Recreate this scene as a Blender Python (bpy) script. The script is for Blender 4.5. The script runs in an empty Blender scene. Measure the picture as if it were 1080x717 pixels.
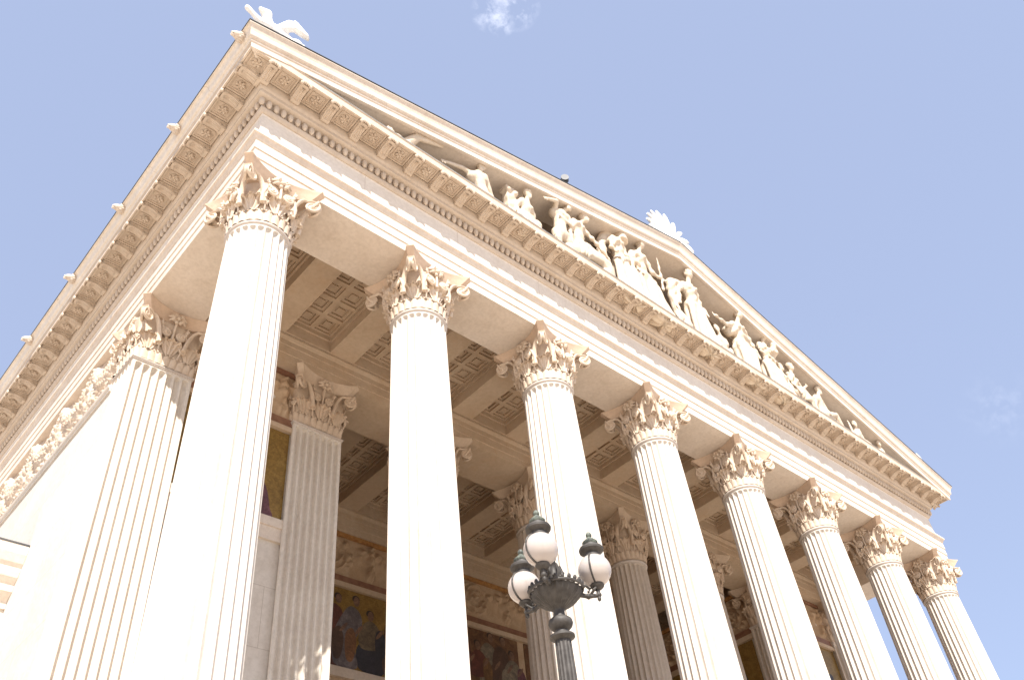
import bpy, math, random
import numpy as np
from mathutils import Vector, Matrix
from math import sin, cos, pi, radians, sqrt, atan2, exp

# ------------------------------------------------------------------ basics
S = 4.2                                   # metres per column bay; all measures below are in bays
scene = bpy.context.scene
COL = scene.collection
rng = random.Random(7)

# camera (solved from the photograph: eye 1.7 m above the forecourt, looking up at the corner)
CAMP = Vector((-1.19014961, -2.76841133, 0.0)) * S
RM = [[0.74378685, -0.66208768, -0.09176608],
      [0.40731613, 0.55780675, -0.7231495],
      [0.52997611, 0.50049129, 0.68456832]]
cd = bpy.data.cameras.new('camera')
cam = bpy.data.objects.new('camera', cd)
COL.objects.link(cam)
rx, ry, rz = Vector(RM[0]), Vector(RM[1]), Vector(RM[2])
cam.matrix_world = Matrix(((rx.x, -ry.x, -rz.x, CAMP.x), (rx.y, -ry.y, -rz.y, CAMP.y), (rx.z, -ry.z, -rz.z, CAMP.z), (0, 0, 0, 1)))
cd.sensor_width = 36.0
cd.lens = 36.0 * 928.8 / 1080.0
cd.clip_start = 0.05
cd.clip_end = 5000
scene.camera = cam

# sun and sky
SUN = Vector((-0.73, -1.0, 1.42)).normalized()
elev = math.asin(SUN.z)
w = bpy.data.worlds.new('World')
scene.world = w
w.use_nodes = True
nt = w.node_tree
nt.nodes.clear()
out = nt.nodes.new('ShaderNodeOutputWorld')
bg = nt.nodes.new('ShaderNodeBackground')
sky = nt.nodes.new('ShaderNodeTexSky')
sky.sky_type = 'NISHITA'
sky.sun_disc = False
sky.sun_elevation = elev
sky.sun_rotation = atan2(SUN.x, SUN.y)
sky.altitude = 200
sky.air_density = 1.0
sky.dust_density = 1.4
sky.ozone_density = 1.5
# thin summer haze whitens the blue a little
hz = nt.nodes.new('ShaderNodeMixRGB')
hz.blend_type = 'MIX'
hz.inputs[0].default_value = 0.70
hz.inputs[2].default_value = (2.42, 2.82, 4.02, 1)
nt.links.new(sky.outputs[0], hz.inputs[1])
# one wisp of cloud, placed on the sky by direction
geo = nt.nodes.new('ShaderNodeTexCoord')
def vmath(op, a, b):
    n = nt.nodes.new('ShaderNodeVectorMath'); n.operation = op
    for i, v in enumerate((a, b)):
        if v is None: continue
        if hasattr(v, 'links'): nt.links.new(v, n.inputs[i])
        else: n.inputs[i].default_value = v
    return n
def fmath(op, a, b=None, clamp=False):
    n = nt.nodes.new('ShaderNodeMath'); n.operation = op; n.use_clamp = clamp
    for i, v in enumerate((a, b)):
        if v is None: continue
        if hasattr(v, 'links'): nt.links.new(v, n.inputs[i])
        else: n.inputs[i].default_value = v
    return n.outputs[0]
def sky_dir(px, py):
    v = rx * ((px - 540) / 928.8) + ry * ((py - 358.5) / 928.8) + rz
    return v.normalized()
def wisp(px, py, rad, power, seed, amt):
    d = sky_dir(px, py)
    dt = vmath('DISTANCE', geo.outputs['Generated'], tuple(d)).outputs['Value']
    fall = fmath('SUBTRACT', 1.0, fmath('DIVIDE', dt, rad), True)
    no = nt.nodes.new('ShaderNodeTexNoise')
    no.noise_dimensions = '4D'
    no.inputs['W'].default_value = seed
    no.inputs['Scale'].default_value = 60
    no.inputs['Detail'].default_value = 7
    no.inputs['Roughness'].default_value = 0.62
    no.inputs['Distortion'].default_value = 0.15
    nt.links.new(geo.outputs['Generated'], no.inputs['Vector'])
    m = fmath('MULTIPLY', fmath('SUBTRACT', no.outputs['Fac'], 0.46, True), 4.0, True)
    return fmath('MULTIPLY', fmath('MULTIPLY', m, fmath('POWER', fall, power)), amt)
cl = fmath('ADD', wisp(517, 13, 0.022, 0.8, 7.7, 0.42), wisp(529, 24, 0.016, 0.7, 3.1, 0.42), True)
cl = fmath('ADD', cl, fmath('ADD', wisp(545, 8, 0.026, 0.8, 4.4, 0.40), wisp(1055, 430, 0.045, 1.6, 5.1, 0.10), True), True)
cm = nt.nodes.new('ShaderNodeMixRGB')
cm.inputs[2].default_value = (9.0, 9.0, 9.6, 1)
nt.links.new(cl, cm.inputs[0])
nt.links.new(hz.outputs[0], cm.inputs[1])
nt.links.new(cm.outputs[0], bg.inputs[0])
bg.inputs[1].default_value = 0.085
nt.links.new(bg.outputs[0], out.inputs[0])

sl = bpy.data.lights.new('sun', 'SUN')
sl.energy = 3.5
sl.angle = radians(0.53)
sl.color = (1.0, 0.955, 0.885)
so = bpy.data.objects.new('sun', sl)
COL.objects.link(so)
so.rotation_euler = SUN.to_track_quat('Z', 'Y').to_euler()
so.location = SUN * 200

scene.view_settings.view_transform = 'Standard'
scene.view_settings.look = 'None'
scene.view_settings.exposure = 1.44
scene.view_settings.gamma = 1.0
scene.cycles.max_bounces = 10
scene.cycles.diffuse_bounces = 6

# ------------------------------------------------------------------ materials
def new_mat(name):
    m = bpy.data.materials.new(name)
    m.use_nodes = True
    n = m.node_tree.nodes
    return m, n, m.node_tree.links, n['Principled BSDF']

def stone(name, c1, c2, rough=0.75, scale=0.8, fine=14.0, bump=0.25, stain=None, stain_amt=0.5, streak=0.0, joints=None):
    m, n, l, b = new_mat(name)
    tc = n.new('ShaderNodeTexCoord')
    no = n.new('ShaderNodeTexNoise'); no.inputs['Scale'].default_value = scale; no.inputs['Detail'].default_value = 8; no.inputs['Roughness'].default_value = 0.65
    no.inputs['Distortion'].default_value = 0.8
    l.new(tc.outputs['Object'], no.inputs['Vector'])
    rp = n.new('ShaderNodeValToRGB')
    rp.color_ramp.elements[0].position = 0.33; rp.color_ramp.elements[1].position = 0.68
    rp.color_ramp.elements[0].color = (*c1, 1); rp.color_ramp.elements[1].color = (*c2, 1)
    l.new(no.outputs['Fac'], rp.inputs['Fac'])
    col = rp.outputs['Color']
    nf = n.new('ShaderNodeTexNoise'); nf.inputs['Scale'].default_value = fine; nf.inputs['Detail'].default_value = 6; nf.inputs['Roughness'].default_value = 0.7
    l.new(tc.outputs['Object'], nf.inputs['Vector'])
    mx = n.new('ShaderNodeMixRGB'); mx.blend_type = 'MULTIPLY'; mx.inputs[0].default_value = 0.5
    rf = n.new('ShaderNodeValToRGB'); rf.color_ramp.elements[0].position = 0.3; rf.color_ramp.elements[0].color = (0.72, 0.70, 0.67, 1); rf.color_ramp.elements[1].position = 0.6
    l.new(nf.outputs['Fac'], rf.inputs['Fac']); l.new(col, mx.inputs[1]); l.new(rf.outputs['Color'], mx.inputs[2])
    col = mx.outputs['Color']
    if stain:
        ns = n.new('ShaderNodeTexNoise'); ns.inputs['Scale'].default_value = scale * 2.3; ns.inputs['Detail'].default_value = 10; ns.inputs['Roughness'].default_value = 0.75
        mp = n.new('ShaderNodeMapping'); mp.inputs['Location'].default_value = (13.1, 4.7, 8.2)
        if streak: mp.inputs['Scale'].default_value = (1.6, 1.6, 0.25)
        l.new(tc.outputs['Object'], mp.inputs['Vector']); l.new(mp.outputs['Vector'], ns.inputs['Vector'])
        rs = n.new('ShaderNodeValToRGB'); rs.color_ramp.elements[0].position = 0.52; rs.color_ramp.elements[0].color = (0, 0, 0, 1)
        rs.color_ramp.elements[1].position = 0.72; rs.color_ramp.elements[1].color = (stain_amt,) * 3 + (1,)
        l.new(ns.outputs['Fac'], rs.inputs['Fac'])
        ms = n.new('ShaderNodeMixRGB'); ms.inputs[2].default_value = (*stain, 1)
        l.new(rs.outputs['Color'], ms.inputs[0]); l.new(col, ms.inputs[1])
        col = ms.outputs['Color']
    h = nf.outputs['Fac']
    if joints:
        br = n.new('ShaderNodeTexBrick'); br.inputs['Scale'].default_value = 1.0
        br.inputs['Brick Width'].default_value = joints[0]; br.inputs['Row Height'].default_value = joints[1]
        br.inputs['Mortar Size'].default_value = 0.006; br.inputs['Mortar Smooth'].default_value = 0.2
        br.inputs['Color1'].default_value = (1, 1, 1, 1); br.inputs['Color2'].default_value = (0.93, 0.92, 0.91, 1); br.inputs['Mortar'].default_value = (0.6, 0.55, 0.5, 1)
        sp = n.new('ShaderNodeSeparateXYZ'); l.new(tc.outputs['Object'], sp.inputs[0])
        ad = n.new('ShaderNodeMath'); ad.operation = 'ADD'; l.new(sp.outputs['X'], ad.inputs[0]); l.new(sp.outputs['Y'], ad.inputs[1])
        cb = n.new('ShaderNodeCombineXYZ'); l.new(ad.outputs[0], cb.inputs['X']); l.new(sp.outputs['Z'], cb.inputs['Y'])
        l.new(cb.outputs[0], br.inputs['Vector'])
        mj = n.new('ShaderNodeMixRGB'); mj.blend_type = 'MULTIPLY'; mj.inputs[0].default_value = 0.8
        l.new(col, mj.inputs[1]); l.new(br.outputs['Color'], mj.inputs[2]); col = mj.outputs['Color']
    l.new(col, b.inputs['Base Color'])
    b.inputs['Roughness'].default_value = rough
    b.inputs['Specular IOR Level'].default_value = 0.3
    bp = n.new('ShaderNodeBump'); bp.inputs['Strength'].default_value = bump; bp.inputs['Distance'].default_value = 0.02
    l.new(h, bp.inputs['Height']); l.new(bp.outputs['Normal'], b.inputs['Normal'])
    return m

def plain(name, c, rough=0.5, metal=0.0, c2=None, scale=6.0, bump=0.0):
    m, n, l, b = new_mat(name)
    tc = n.new('ShaderNodeTexCoord')
    no = n.new('ShaderNodeTexNoise'); no.inputs['Scale'].default_value = scale; no.inputs['Detail'].default_value = 6
    l.new(tc.outputs['Object'], no.inputs['Vector'])
    rp = n.new('ShaderNodeValToRGB'); rp.color_ramp.elements[0].position = 0.35; rp.color_ramp.elements[1].position = 0.65
    rp.color_ramp.elements[0].color = (*c, 1); rp.color_ramp.elements[1].color = (*(c2 or c), 1)
    l.new(no.outputs['Fac'], rp.inputs['Fac']); l.new(rp.outputs['Color'], b.inputs['Base Color'])
    b.inputs['Roughness'].default_value = rough; b.inputs['Metallic'].default_value = metal
    if bump:
        bp = n.new('ShaderNodeBump'); bp.inputs['Strength'].default_value = bump; bp.inputs['Distance'].default_value = 0.01
        l.new(no.outputs['Fac'], bp.inputs['Height']); l.new(bp.outputs['Normal'], b.inputs['Normal'])
    return m

M = {}
M['marble'] = stone('white_marble', (0.59, 0.53, 0.465), (0.68, 0.625, 0.56), scale=0.5, fine=9, stain=(0.55, 0.47, 0.39), stain_amt=0.3, streak=1)
M['capital'] = stone('carved_stone', (0.60, 0.475, 0.36), (0.69, 0.575, 0.46), scale=1.2, fine=16, stain=(0.42, 0.30, 0.20), stain_amt=0.35, bump=0.3)
M['entab'] = stone('entablature_stone', (0.63, 0.53, 0.435), (0.72, 0.63, 0.54), scale=0.6, fine=11, stain=(0.47, 0.37, 0.28), stain_amt=0.45, streak=1)
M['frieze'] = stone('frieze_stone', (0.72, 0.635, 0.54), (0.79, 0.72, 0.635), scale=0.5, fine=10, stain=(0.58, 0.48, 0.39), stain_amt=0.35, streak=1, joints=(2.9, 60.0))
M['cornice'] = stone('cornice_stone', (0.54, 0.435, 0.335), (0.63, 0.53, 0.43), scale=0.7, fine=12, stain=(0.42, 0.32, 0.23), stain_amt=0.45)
M['abacus'] = stone('abacus_stone', (0.58, 0.43, 0.31), (0.66, 0.51, 0.39), scale=1.2, fine=12, stain=(0.45, 0.32, 0.22), stain_amt=0.3)
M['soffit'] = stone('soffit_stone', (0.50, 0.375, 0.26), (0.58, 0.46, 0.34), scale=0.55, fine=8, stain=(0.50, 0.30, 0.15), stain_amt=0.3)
M['pilaster'] = stone('pilaster_stone', (0.64, 0.57, 0.49), (0.72, 0.66, 0.58), scale=0.5, fine=9, stain=(0.50, 0.42, 0.34), stain_amt=0.35, streak=1)
M['wall'] = stone('wall_stone', (0.62, 0.555, 0.48), (0.70, 0.645, 0.575), scale=0.5, fine=9, stain=(0.55, 0.46, 0.37), stain_amt=0.25, streak=1, joints=(3.2, 1.4))
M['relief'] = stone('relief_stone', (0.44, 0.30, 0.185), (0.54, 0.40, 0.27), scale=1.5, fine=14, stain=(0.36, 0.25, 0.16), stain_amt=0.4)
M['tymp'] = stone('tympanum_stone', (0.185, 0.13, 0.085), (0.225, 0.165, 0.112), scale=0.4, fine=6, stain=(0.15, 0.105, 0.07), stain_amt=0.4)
M['statue'] = stone('statue_marble', (0.60, 0.49, 0.37), (0.68, 0.575, 0.455), scale=1.5, fine=12, stain=(0.50, 0.37, 0.25), stain_amt=0.4, rough=0.6)
M['white'] = stone('acroterion_marble', (0.80, 0.78, 0.75), (0.85, 0.83, 0.80), scale=2, fine=12, rough=0.6)
M['floor'] = stone('porch_floor', (0.26, 0.22, 0.18), (0.32, 0.275, 0.23), scale=0.5, fine=6, rough=0.7, joints=(1.0, 1.0))
M['paving'] = stone('paving', (0.52, 0.45, 0.37), (0.60, 0.53, 0.45), scale=0.3, fine=5, rough=0.9, joints=(1.2, 1.2))
M['flash'] = plain('lead_flashing', (0.15, 0.14, 0.13), 0.6, 0.2, (0.22, 0.21, 0.195), 2.5)
M['roofm'] = plain('roof_metal', (0.07, 0.07, 0.075), 0.55, 0.4, (0.11, 0.11, 0.11), 2)
M['iron'] = plain('lamp_iron', (0.035, 0.029, 0.024), 0.6, 0.0, (0.065, 0.057, 0.050), 14, 0.3)
M['patina'] = plain('lamp_patina', (0.035, 0.038, 0.032), 0.55, 0.0, (0.15, 0.17, 0.135), 18, 0.3)
M['bronze'] = plain('gilded_moulding', (0.42, 0.20, 0.07), 0.45, 0.3, (0.55, 0.31, 0.12), 8)
M['redbrown'] = plain('brown_moulding', (0.20, 0.095, 0.055), 0.6, 0.0, (0.27, 0.14, 0.085), 6)
def globe_mat():
    m, n, l, b = new_mat('opal_glass')
    b.inputs['Base Color'].default_value = (0.80, 0.765, 0.73, 1)
    b.inputs['Roughness'].default_value = 0.12
    b.inputs['Subsurface Weight'].default_value = 0.35
    b.inputs['Subsurface Radius'].default_value = (0.1, 0.09, 0.08)
    tc = n.new('ShaderNodeTexCoord'); no = n.new('ShaderNodeTexNoise'); no.inputs['Scale'].default_value = 7
    l.new(tc.outputs['Object'], no.inputs['Vector'])
    rp = n.new('ShaderNodeValToRGB'); rp.color_ramp.elements[0].color = (0.43, 0.375, 0.34, 1); rp.color_ramp.elements[1].color = (0.50, 0.445, 0.41, 1)
    l.new(no.outputs['Fac'], rp.inputs['Fac']); l.new(rp.outputs['Color'], b.inputs['Base Color'])
    return m
M['globe'] = globe_mat()
def mosaic_mat(name, c1, c2, c3, metal=0.25):
    m, n, l, b = new_mat(name)
    tc = n.new('ShaderNodeTexCoord')
    vo = n.new('ShaderNodeTexVoronoi'); vo.inputs['Scale'].default_value = 26
    no = n.new('ShaderNodeTexNoise'); no.inputs['Scale'].default_value = 3.2; no.inputs['Detail'].default_value = 8; no.inputs['Roughness'].default_value = 0.7; no.inputs['Distortion'].default_value = 1.2
    l.new(tc.outputs['Object'], vo.inputs['Vector']); l.new(tc.outputs['Object'], no.inputs['Vector'])
    rp = n.new('ShaderNodeValToRGB'); e = rp.color_ramp.elements
    e[0].position = 0.3; e[0].color = (*c1, 1); e[1].position = 0.7; e[1].color = (*c3, 1)
    k = e.new(0.5); k.color = (*c2, 1)
    l.new(no.outputs['Fac'], rp.inputs['Fac'])
    mx = n.new('ShaderNodeMixRGB'); mx.blend_type = 'MULTIPLY'; mx.inputs[0].default_value = 0.45
    hs = n.new('ShaderNodeRGBToBW'); l.new(vo.outputs['Color'], hs.inputs[0])
    r2 = n.new('ShaderNodeValToRGB'); r2.color_ramp.elements[0].color = (0.45, 0.45, 0.45, 1); r2.color_ramp.elements[0].position = 0.2; r2.color_ramp.elements[1].position = 0.8
    l.new(hs.outputs[0], r2.inputs['Fac'])
    l.new(rp.outputs['Color'], mx.inputs[1]); l.new(r2.outputs['Color'], mx.inputs[2])
    l.new(mx.outputs['Color'], b.inputs['Base Color'])
    b.inputs['Roughness'].default_value = 0.45; b.inputs['Metallic'].default_value = metal
    return m
M['gold'] = mosaic_mat('gold_mosaic', (0.20, 0.115, 0.03), (0.29, 0.175, 0.045), (0.38, 0.245, 0.07))
M['darkmos'] = mosaic_mat('dark_mosaic', (0.10, 0.045, 0.025), (0.16, 0.08, 0.04), (0.24, 0.14, 0.06), 0.05)
MF = {}
def figcol(name, c):
    MF[name] = mosaic_mat('mosaic_' + name, tuple(v * 0.25 + 0.01 for v in c), tuple(v * 0.45 + 0.012 for v in c), tuple(v * 0.75 + 0.012 for v in c), 0.0)
for nm, c in dict(lilac=(0.30, 0.25, 0.25), blue=(0.06, 0.06, 0.08), skin=(0.40, 0.22, 0.13), hair=(0.06, 0.035, 0.02), orange=(0.42, 0.19, 0.07), beige=(0.30, 0.22, 0.13),
                  red=(0.25, 0.07, 0.04), ochre=(0.36, 0.18, 0.05), brown=(0.17, 0.085, 0.045), purple=(0.27, 0.10, 0.12), pale=(0.40, 0.32, 0.22), green=(0.12, 0.12, 0.06)).items(): figcol(nm, c)

# ------------------------------------------------------------------ mesh helpers (input in bays, output in metres)
class MB:
    def __init__(self):
        self.v = []; self.f = []
    def add(self, vs, fs):
        o = len(self.v)
        self.v.extend([tuple(p) for p in vs])
        self.f.extend([tuple(i + o for i in q) for q in fs])
        return self
    def box(self, x0, x1, y0, y1, z0, z1):
        vs = [(x, y, z) for z in (z0, z1) for y in (y0, y1) for x in (x0, x1)]
        return self.add(vs, [(0, 2, 3, 1), (4, 5, 7, 6), (0, 1, 5, 4), (2, 6, 7, 3), (0, 4, 6, 2), (1, 3, 7, 5)])
    def grid(self, fn, us, vs, closed_u=False, flip=False):
        nu, nv = len(us), len(vs)
        P = [fn(u, v) for v in vs for u in us]
        F = []
        for j in range(nv - 1):
            for i in range(nu if closed_u else nu - 1):
                a = j * nu + i; b = j * nu + (i + 1) % nu
                q = (a, b, b + nu, a + nu)
                F.append(q[::-1] if flip else q)
        return self.add(P, F)
    def tube(self, pts, radii, seg=8, flat=1.0, up=None, cap=True):
        pts = [Vector(p) for p in pts]
        n = len(pts)
        rings = []
        ref = Vector(up) if up is not None else Vector((0.13, 0.21, 0.97))
        for i in range(n):
            t = (pts[min(i + 1, n - 1)] - pts[max(i - 1, 0)])
            if t.length < 1e-9: t = Vector((0, 0, 1))
            t.normalize()
            a = ref - t * ref.dot(t)
            if a.length < 1e-4: a = Vector((1, 0, 0)) - t * t.x
            a.normalize(); b = t.cross(a)
            r = radii[i] if hasattr(radii, '__len__') else radii
            rings.append([pts[i] + a * (r * cos(2 * pi * k / seg)) + b * (r * flat * sin(2 * pi * k / seg)) for k in range(seg)])
        V = [p for r in rings for p in r]; F = []
        for j in range(n - 1):
            for k in range(seg):
                k2 = (k + 1) % seg
                F.append((j * seg + k, j * seg + k2, (j + 1) * seg + k2, (j + 1) * seg + k))
        if cap:
            F.append(tuple(range(seg - 1, -1, -1))); F.append(tuple((n - 1) * seg + k for k in range(seg)))
        return self.add(V, F)
    def lathe(self, prof, seg=32, c=(0, 0), rib=0, ribd=0.0):
        def fn(u, v):
            r, z = prof[v]
            a = 2 * pi * u / seg
            rr = r * (1 + (ribd * (abs(sin(rib * a / 2))) if rib else 0))
            return (c[0] + rr * cos(a), c[1] + rr * sin(a), z)
        return self.grid(fn, range(seg), range(len(prof)), closed_u=True)
    def ball(self, c, r, seg=12, rings=8):
        c = Vector(c)
        rr = r if hasattr(r, '__len__') else (r, r, r)
        def fn(u, v):
            a = 2 * pi * u / seg; t = pi * v / rings
            return (c.x + rr[0] * sin(t) * cos(a), c.y + rr[1] * sin(t) * sin(a), c.z - rr[2] * cos(t))
        return self.grid(fn, range(seg), range(rings + 1), closed_u=True)
    def sweep(self, prof, pathfn, n, closed_prof=False):
        """prof: list of (t, z); pathfn(i, t) -> (x, y) for stations i in range(n)."""
        m = len(prof)
        V = []; F = []
        for i in range(n):
            for (t, z) in prof:
                x, y = pathfn(i, t)
                V.append((x, y, z))
        for i in range(n - 1):
            for j in range(m if closed_prof else m - 1):
                j2 = (j + 1) % m
                F.append((i * m + j, (i + 1) * m + j, (i + 1) * m + j2, i * m + j2))
        return self.add(V, F)
    def mesh(self, name, mat, smooth=None):
        me = bpy.data.meshes.new(name)
        me.from_pydata([(x * S, y * S, z * S) for x, y, z in self.v], [], self.f)
        if mat: me.materials.append(mat)
        me.validate()
        if smooth is not None:
            me.polygons.foreach_set('use_smooth', [True] * len(me.polygons))
            if smooth < 180: me.set_sharp_from_angle(angle=radians(smooth))
        me.update()
        return me
    def build(self, name, mat, parent=None, smooth=None, local=False):
        me = self.mesh(name, mat, smooth)
        o = bpy.data.objects.new(name, me)
        COL.objects.link(o)
        if parent is not None:
            o.parent = parent
            if not local:
                o.location = -world_loc(parent)
        return o

def world_loc(o):
    l = Vector(o.location)
    while o.parent is not None:
        o = o.parent
        l = l + Vector(o.location)
    return l
def tag(o, label=None, cat=None, group=None, kind=None):
    if label: o['label'] = label
    if cat: o['category'] = cat
    if group: o['group'] = group
    if kind: o['kind'] = kind
    return o
def empty(name, loc):
    o = bpy.data.objects.new(name, None)
    o.location = Vector(loc) * S
    COL.objects.link(o)
    return o
def fix_normals(o):
    import bmesh
    bm = bmesh.new(); bm.from_mesh(o.data)
    bmesh.ops.recalc_face_normals(bm, faces=bm.faces)
    bm.to_mesh(o.data); bm.free()
    return o
def copy_tree(o, parent=None):
    c = o.copy(); COL.objects.link(c); c.parent = parent
    for ch in list(o.children): copy_tree(ch, c)
    return c

# ------------------------------------------------------------------ main levels (bays)
ZG = -0.40      # forecourt
ZF = 0.16       # portico floor
ZN = 3.462      # top of shafts
ZA = 3.8145     # underside of architrave
D2 = 1.1817     # second row
HB = 0.175      # half width of architrave
YB = 9.0        # how far the flanks run back
XR = 7.0
YW = 2.50       # back wall

# ------------------------------------------------------------------ ground
g = MB(); g.add([(-250, -250, ZG), (250, -250, ZG), (250, 250, ZG), (-250, 250, ZG)], [(0, 1, 2, 3)])
tag(g.build('ground', M['paving']), kind='structure')

# ------------------------------------------------------------------ the portico
PO = empty('temple_portico', (3.5, 1.0, ZG))
tag(PO, 'pale stone temple front with coffered porch ceiling, carved cornice and sculpted triangular gable', 'portico', kind='thing')

m = MB()
for k in range(5):
    o_ = 0.30 + 0.09 * (4 - k)
    m.box(-o_, XR + o_, -o_, YB, ZG + 0.112 * k, ZG + 0.112 * (k + 1) - 0.0006)
m.build('steps', M['paving'], PO)
MB().box(-0.16, XR + 0.16, -0.16, YW + 0.1, ZF - 0.02, ZF + 0.001).build('floor', M['floor'], PO)

# path of the entablature: U shape around left flank, front, right flank
def upath(i, t):
    return [(-t, YB), (-t, -t), (XR + t, -t), (XR + t, YB)][i]

arch = [(-0.175, ZA), (0.168, ZA), (0.168, ZA + 0.062), (0.174, ZA + 0.064), (0.174, ZA + 0.128), (0.180, ZA + 0.130), (0.180, ZA + 0.196),
        (0.186, ZA + 0.200), (0.196, ZA + 0.222), (0.206, ZA + 0.228), (0.206, ZA + 0.244), (0.165, ZA + 0.248), (-0.19, ZA + 0.248),
        (-0.19, ZA + 0.236), (-0.178, ZA + 0.21), (-0.175, ZA + 0.205)]
m = MB().sweep(arch, upath, 4, closed_prof=True)
fix_normals(m.build('architrave', M['entab'], PO))
ZFR = 4.285
fr = [(0.162, ZA + 0.247), (0.162, ZFR - 0.012), (0.166, ZFR), (-0.15, ZFR), (-0.15, ZA + 0.247)]
m = MB().sweep(fr, upath, 4, closed_prof=True)
fix_normals(m.build('frieze', M['frieze'], PO))
# bed moulding with a row of eggs
bd = [(0.10, ZFR), (0.172, ZFR + 0.001), (0.182, ZFR + 0.012), (0.187, ZFR + 0.022), (0.187, ZFR + 0.030), (0.176, ZFR + 0.034), (0.180, ZFR + 0.092), (0.216, ZFR + 0.098),
      (0.222, ZFR + 0.104), (0.222, ZFR + 0.128), (0.230, ZFR + 0.136), (0.234, ZFR + 0.146), (0.234, ZFR + 0.20), (0.10, ZFR + 0.20)]
m = MB().sweep(bd, upath, 4)
EG = 0.0447
def egg(m, x, y):
    m.ball((x, y, ZFR + 0.064), (0.0175, 0.0175, 0.034), 8, 6)
n = int(round((XR + 2 * 0.192) / EG)); step = (XR + 2 * 0.192) / n
for k in range(n + 1): egg(m, -0.192 + step * k, -0.192)
for k in range(1, int(7.0 / EG)):
    egg(m, -0.192, -0.192 + EG * k)
    if k < 60: egg(m, XR + 0.192, -0.192 + EG * k)
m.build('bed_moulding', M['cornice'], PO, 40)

# cornice slab with coffers between the modillions
ZS = 4.474        # soffit of the corona
CT = 4.524        # top of corona
cn = [(0.10, ZS + 0.012), (0.236, ZS + 0.012), (0.362, ZS + 0.012), (0.362, ZS - 0.002), (0.372, ZS - 0.002), (0.374, CT - 0.006), (0.380, CT), (0.0, CT + 0.02)]
m = MB().sweep(cn, upath, 4)
MP = 7.45 / 38
mod_x = [-0.225 + MP * k for k in range(39)]
mod_y = [-0.225 + MP * k for k in range(32)]
def ring_sq(m, T, c, a0, a1, z0, z1):
    """square frame between half sizes a0 (inner) and a1 (outer), from z0 (down) to z1"""
    cx, cy = c
    q = lambda a, z: [T(cx - a, cy - a, z), T(cx + a, cy - a, z), T(cx + a, cy + a, z), T(cx - a, cy + a, z)]
    V = q(a1, z1) + q(a1, z0) + q(a0, z0) + q(a0, z1)
    F = []
    for r in range(3):
        for k in range(4):
            k2 = (k + 1) % 4
            F.append((r * 4 + k, r * 4 + k2, (r + 1) * 4 + k2, (r + 1) * 4 + k))
    m.add(V, F)
def rosette(m, T, cx, cy, z, r):
    """spiral flower hanging from a soffit at height z"""
    for k in range(6):
        a = 2 * pi * k / 6
        m.tube([T(cx + 0.3 * r * cos(a), cy + 0.3 * r * sin(a), z - 0.002), T(cx + 0.72 * r * cos(a + 0.35), cy + 0.72 * r * sin(a + 0.35), z - 0.008), T(cx + r * cos(a + 0.75), cy + r * sin(a + 0.75), z - 0.001)],
               [0.2 * r, 0.30 * r, 0.14 * r], 6)
    m.ball(T(cx, cy, z - 0.004), 0.30 * r, 8, 6)
def coffer_small(m, T, c):
    z = ZS + 0.012
    ring_sq(m, T, c, 0.051, 0.060, z - 0.008, z)
    ring_sq(m, T, c, 0.037, 0.041, z - 0.005, z)
    rosette(m, T, c[0], c[1], z, 0.030)
Tf = lambda x, y, z: (x, -y, z)                       # front: y is the outward offset
Tl = lambda x, y, z: (-y, x, z)                       # left flank
Tr = lambda x, y, z: (XR + y, x, z)
yc = 0.299
for k in range(38):
    coffer_small(m, Tf, ((mod_x[k] + mod_x[k + 1]) / 2, yc))
for T in (Tl, Tr):
    for k in range(31 if T is Tl else 6):
        coffer_small(m, T, ((mod_y[k] + mod_y[k + 1]) / 2, yc))
coffer_small(m, Tf, (-0.299, yc)); coffer_small(m, Tf, (XR + 0.299, yc))
CORN = m.build('cornice', M['cornice'], PO)

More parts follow.
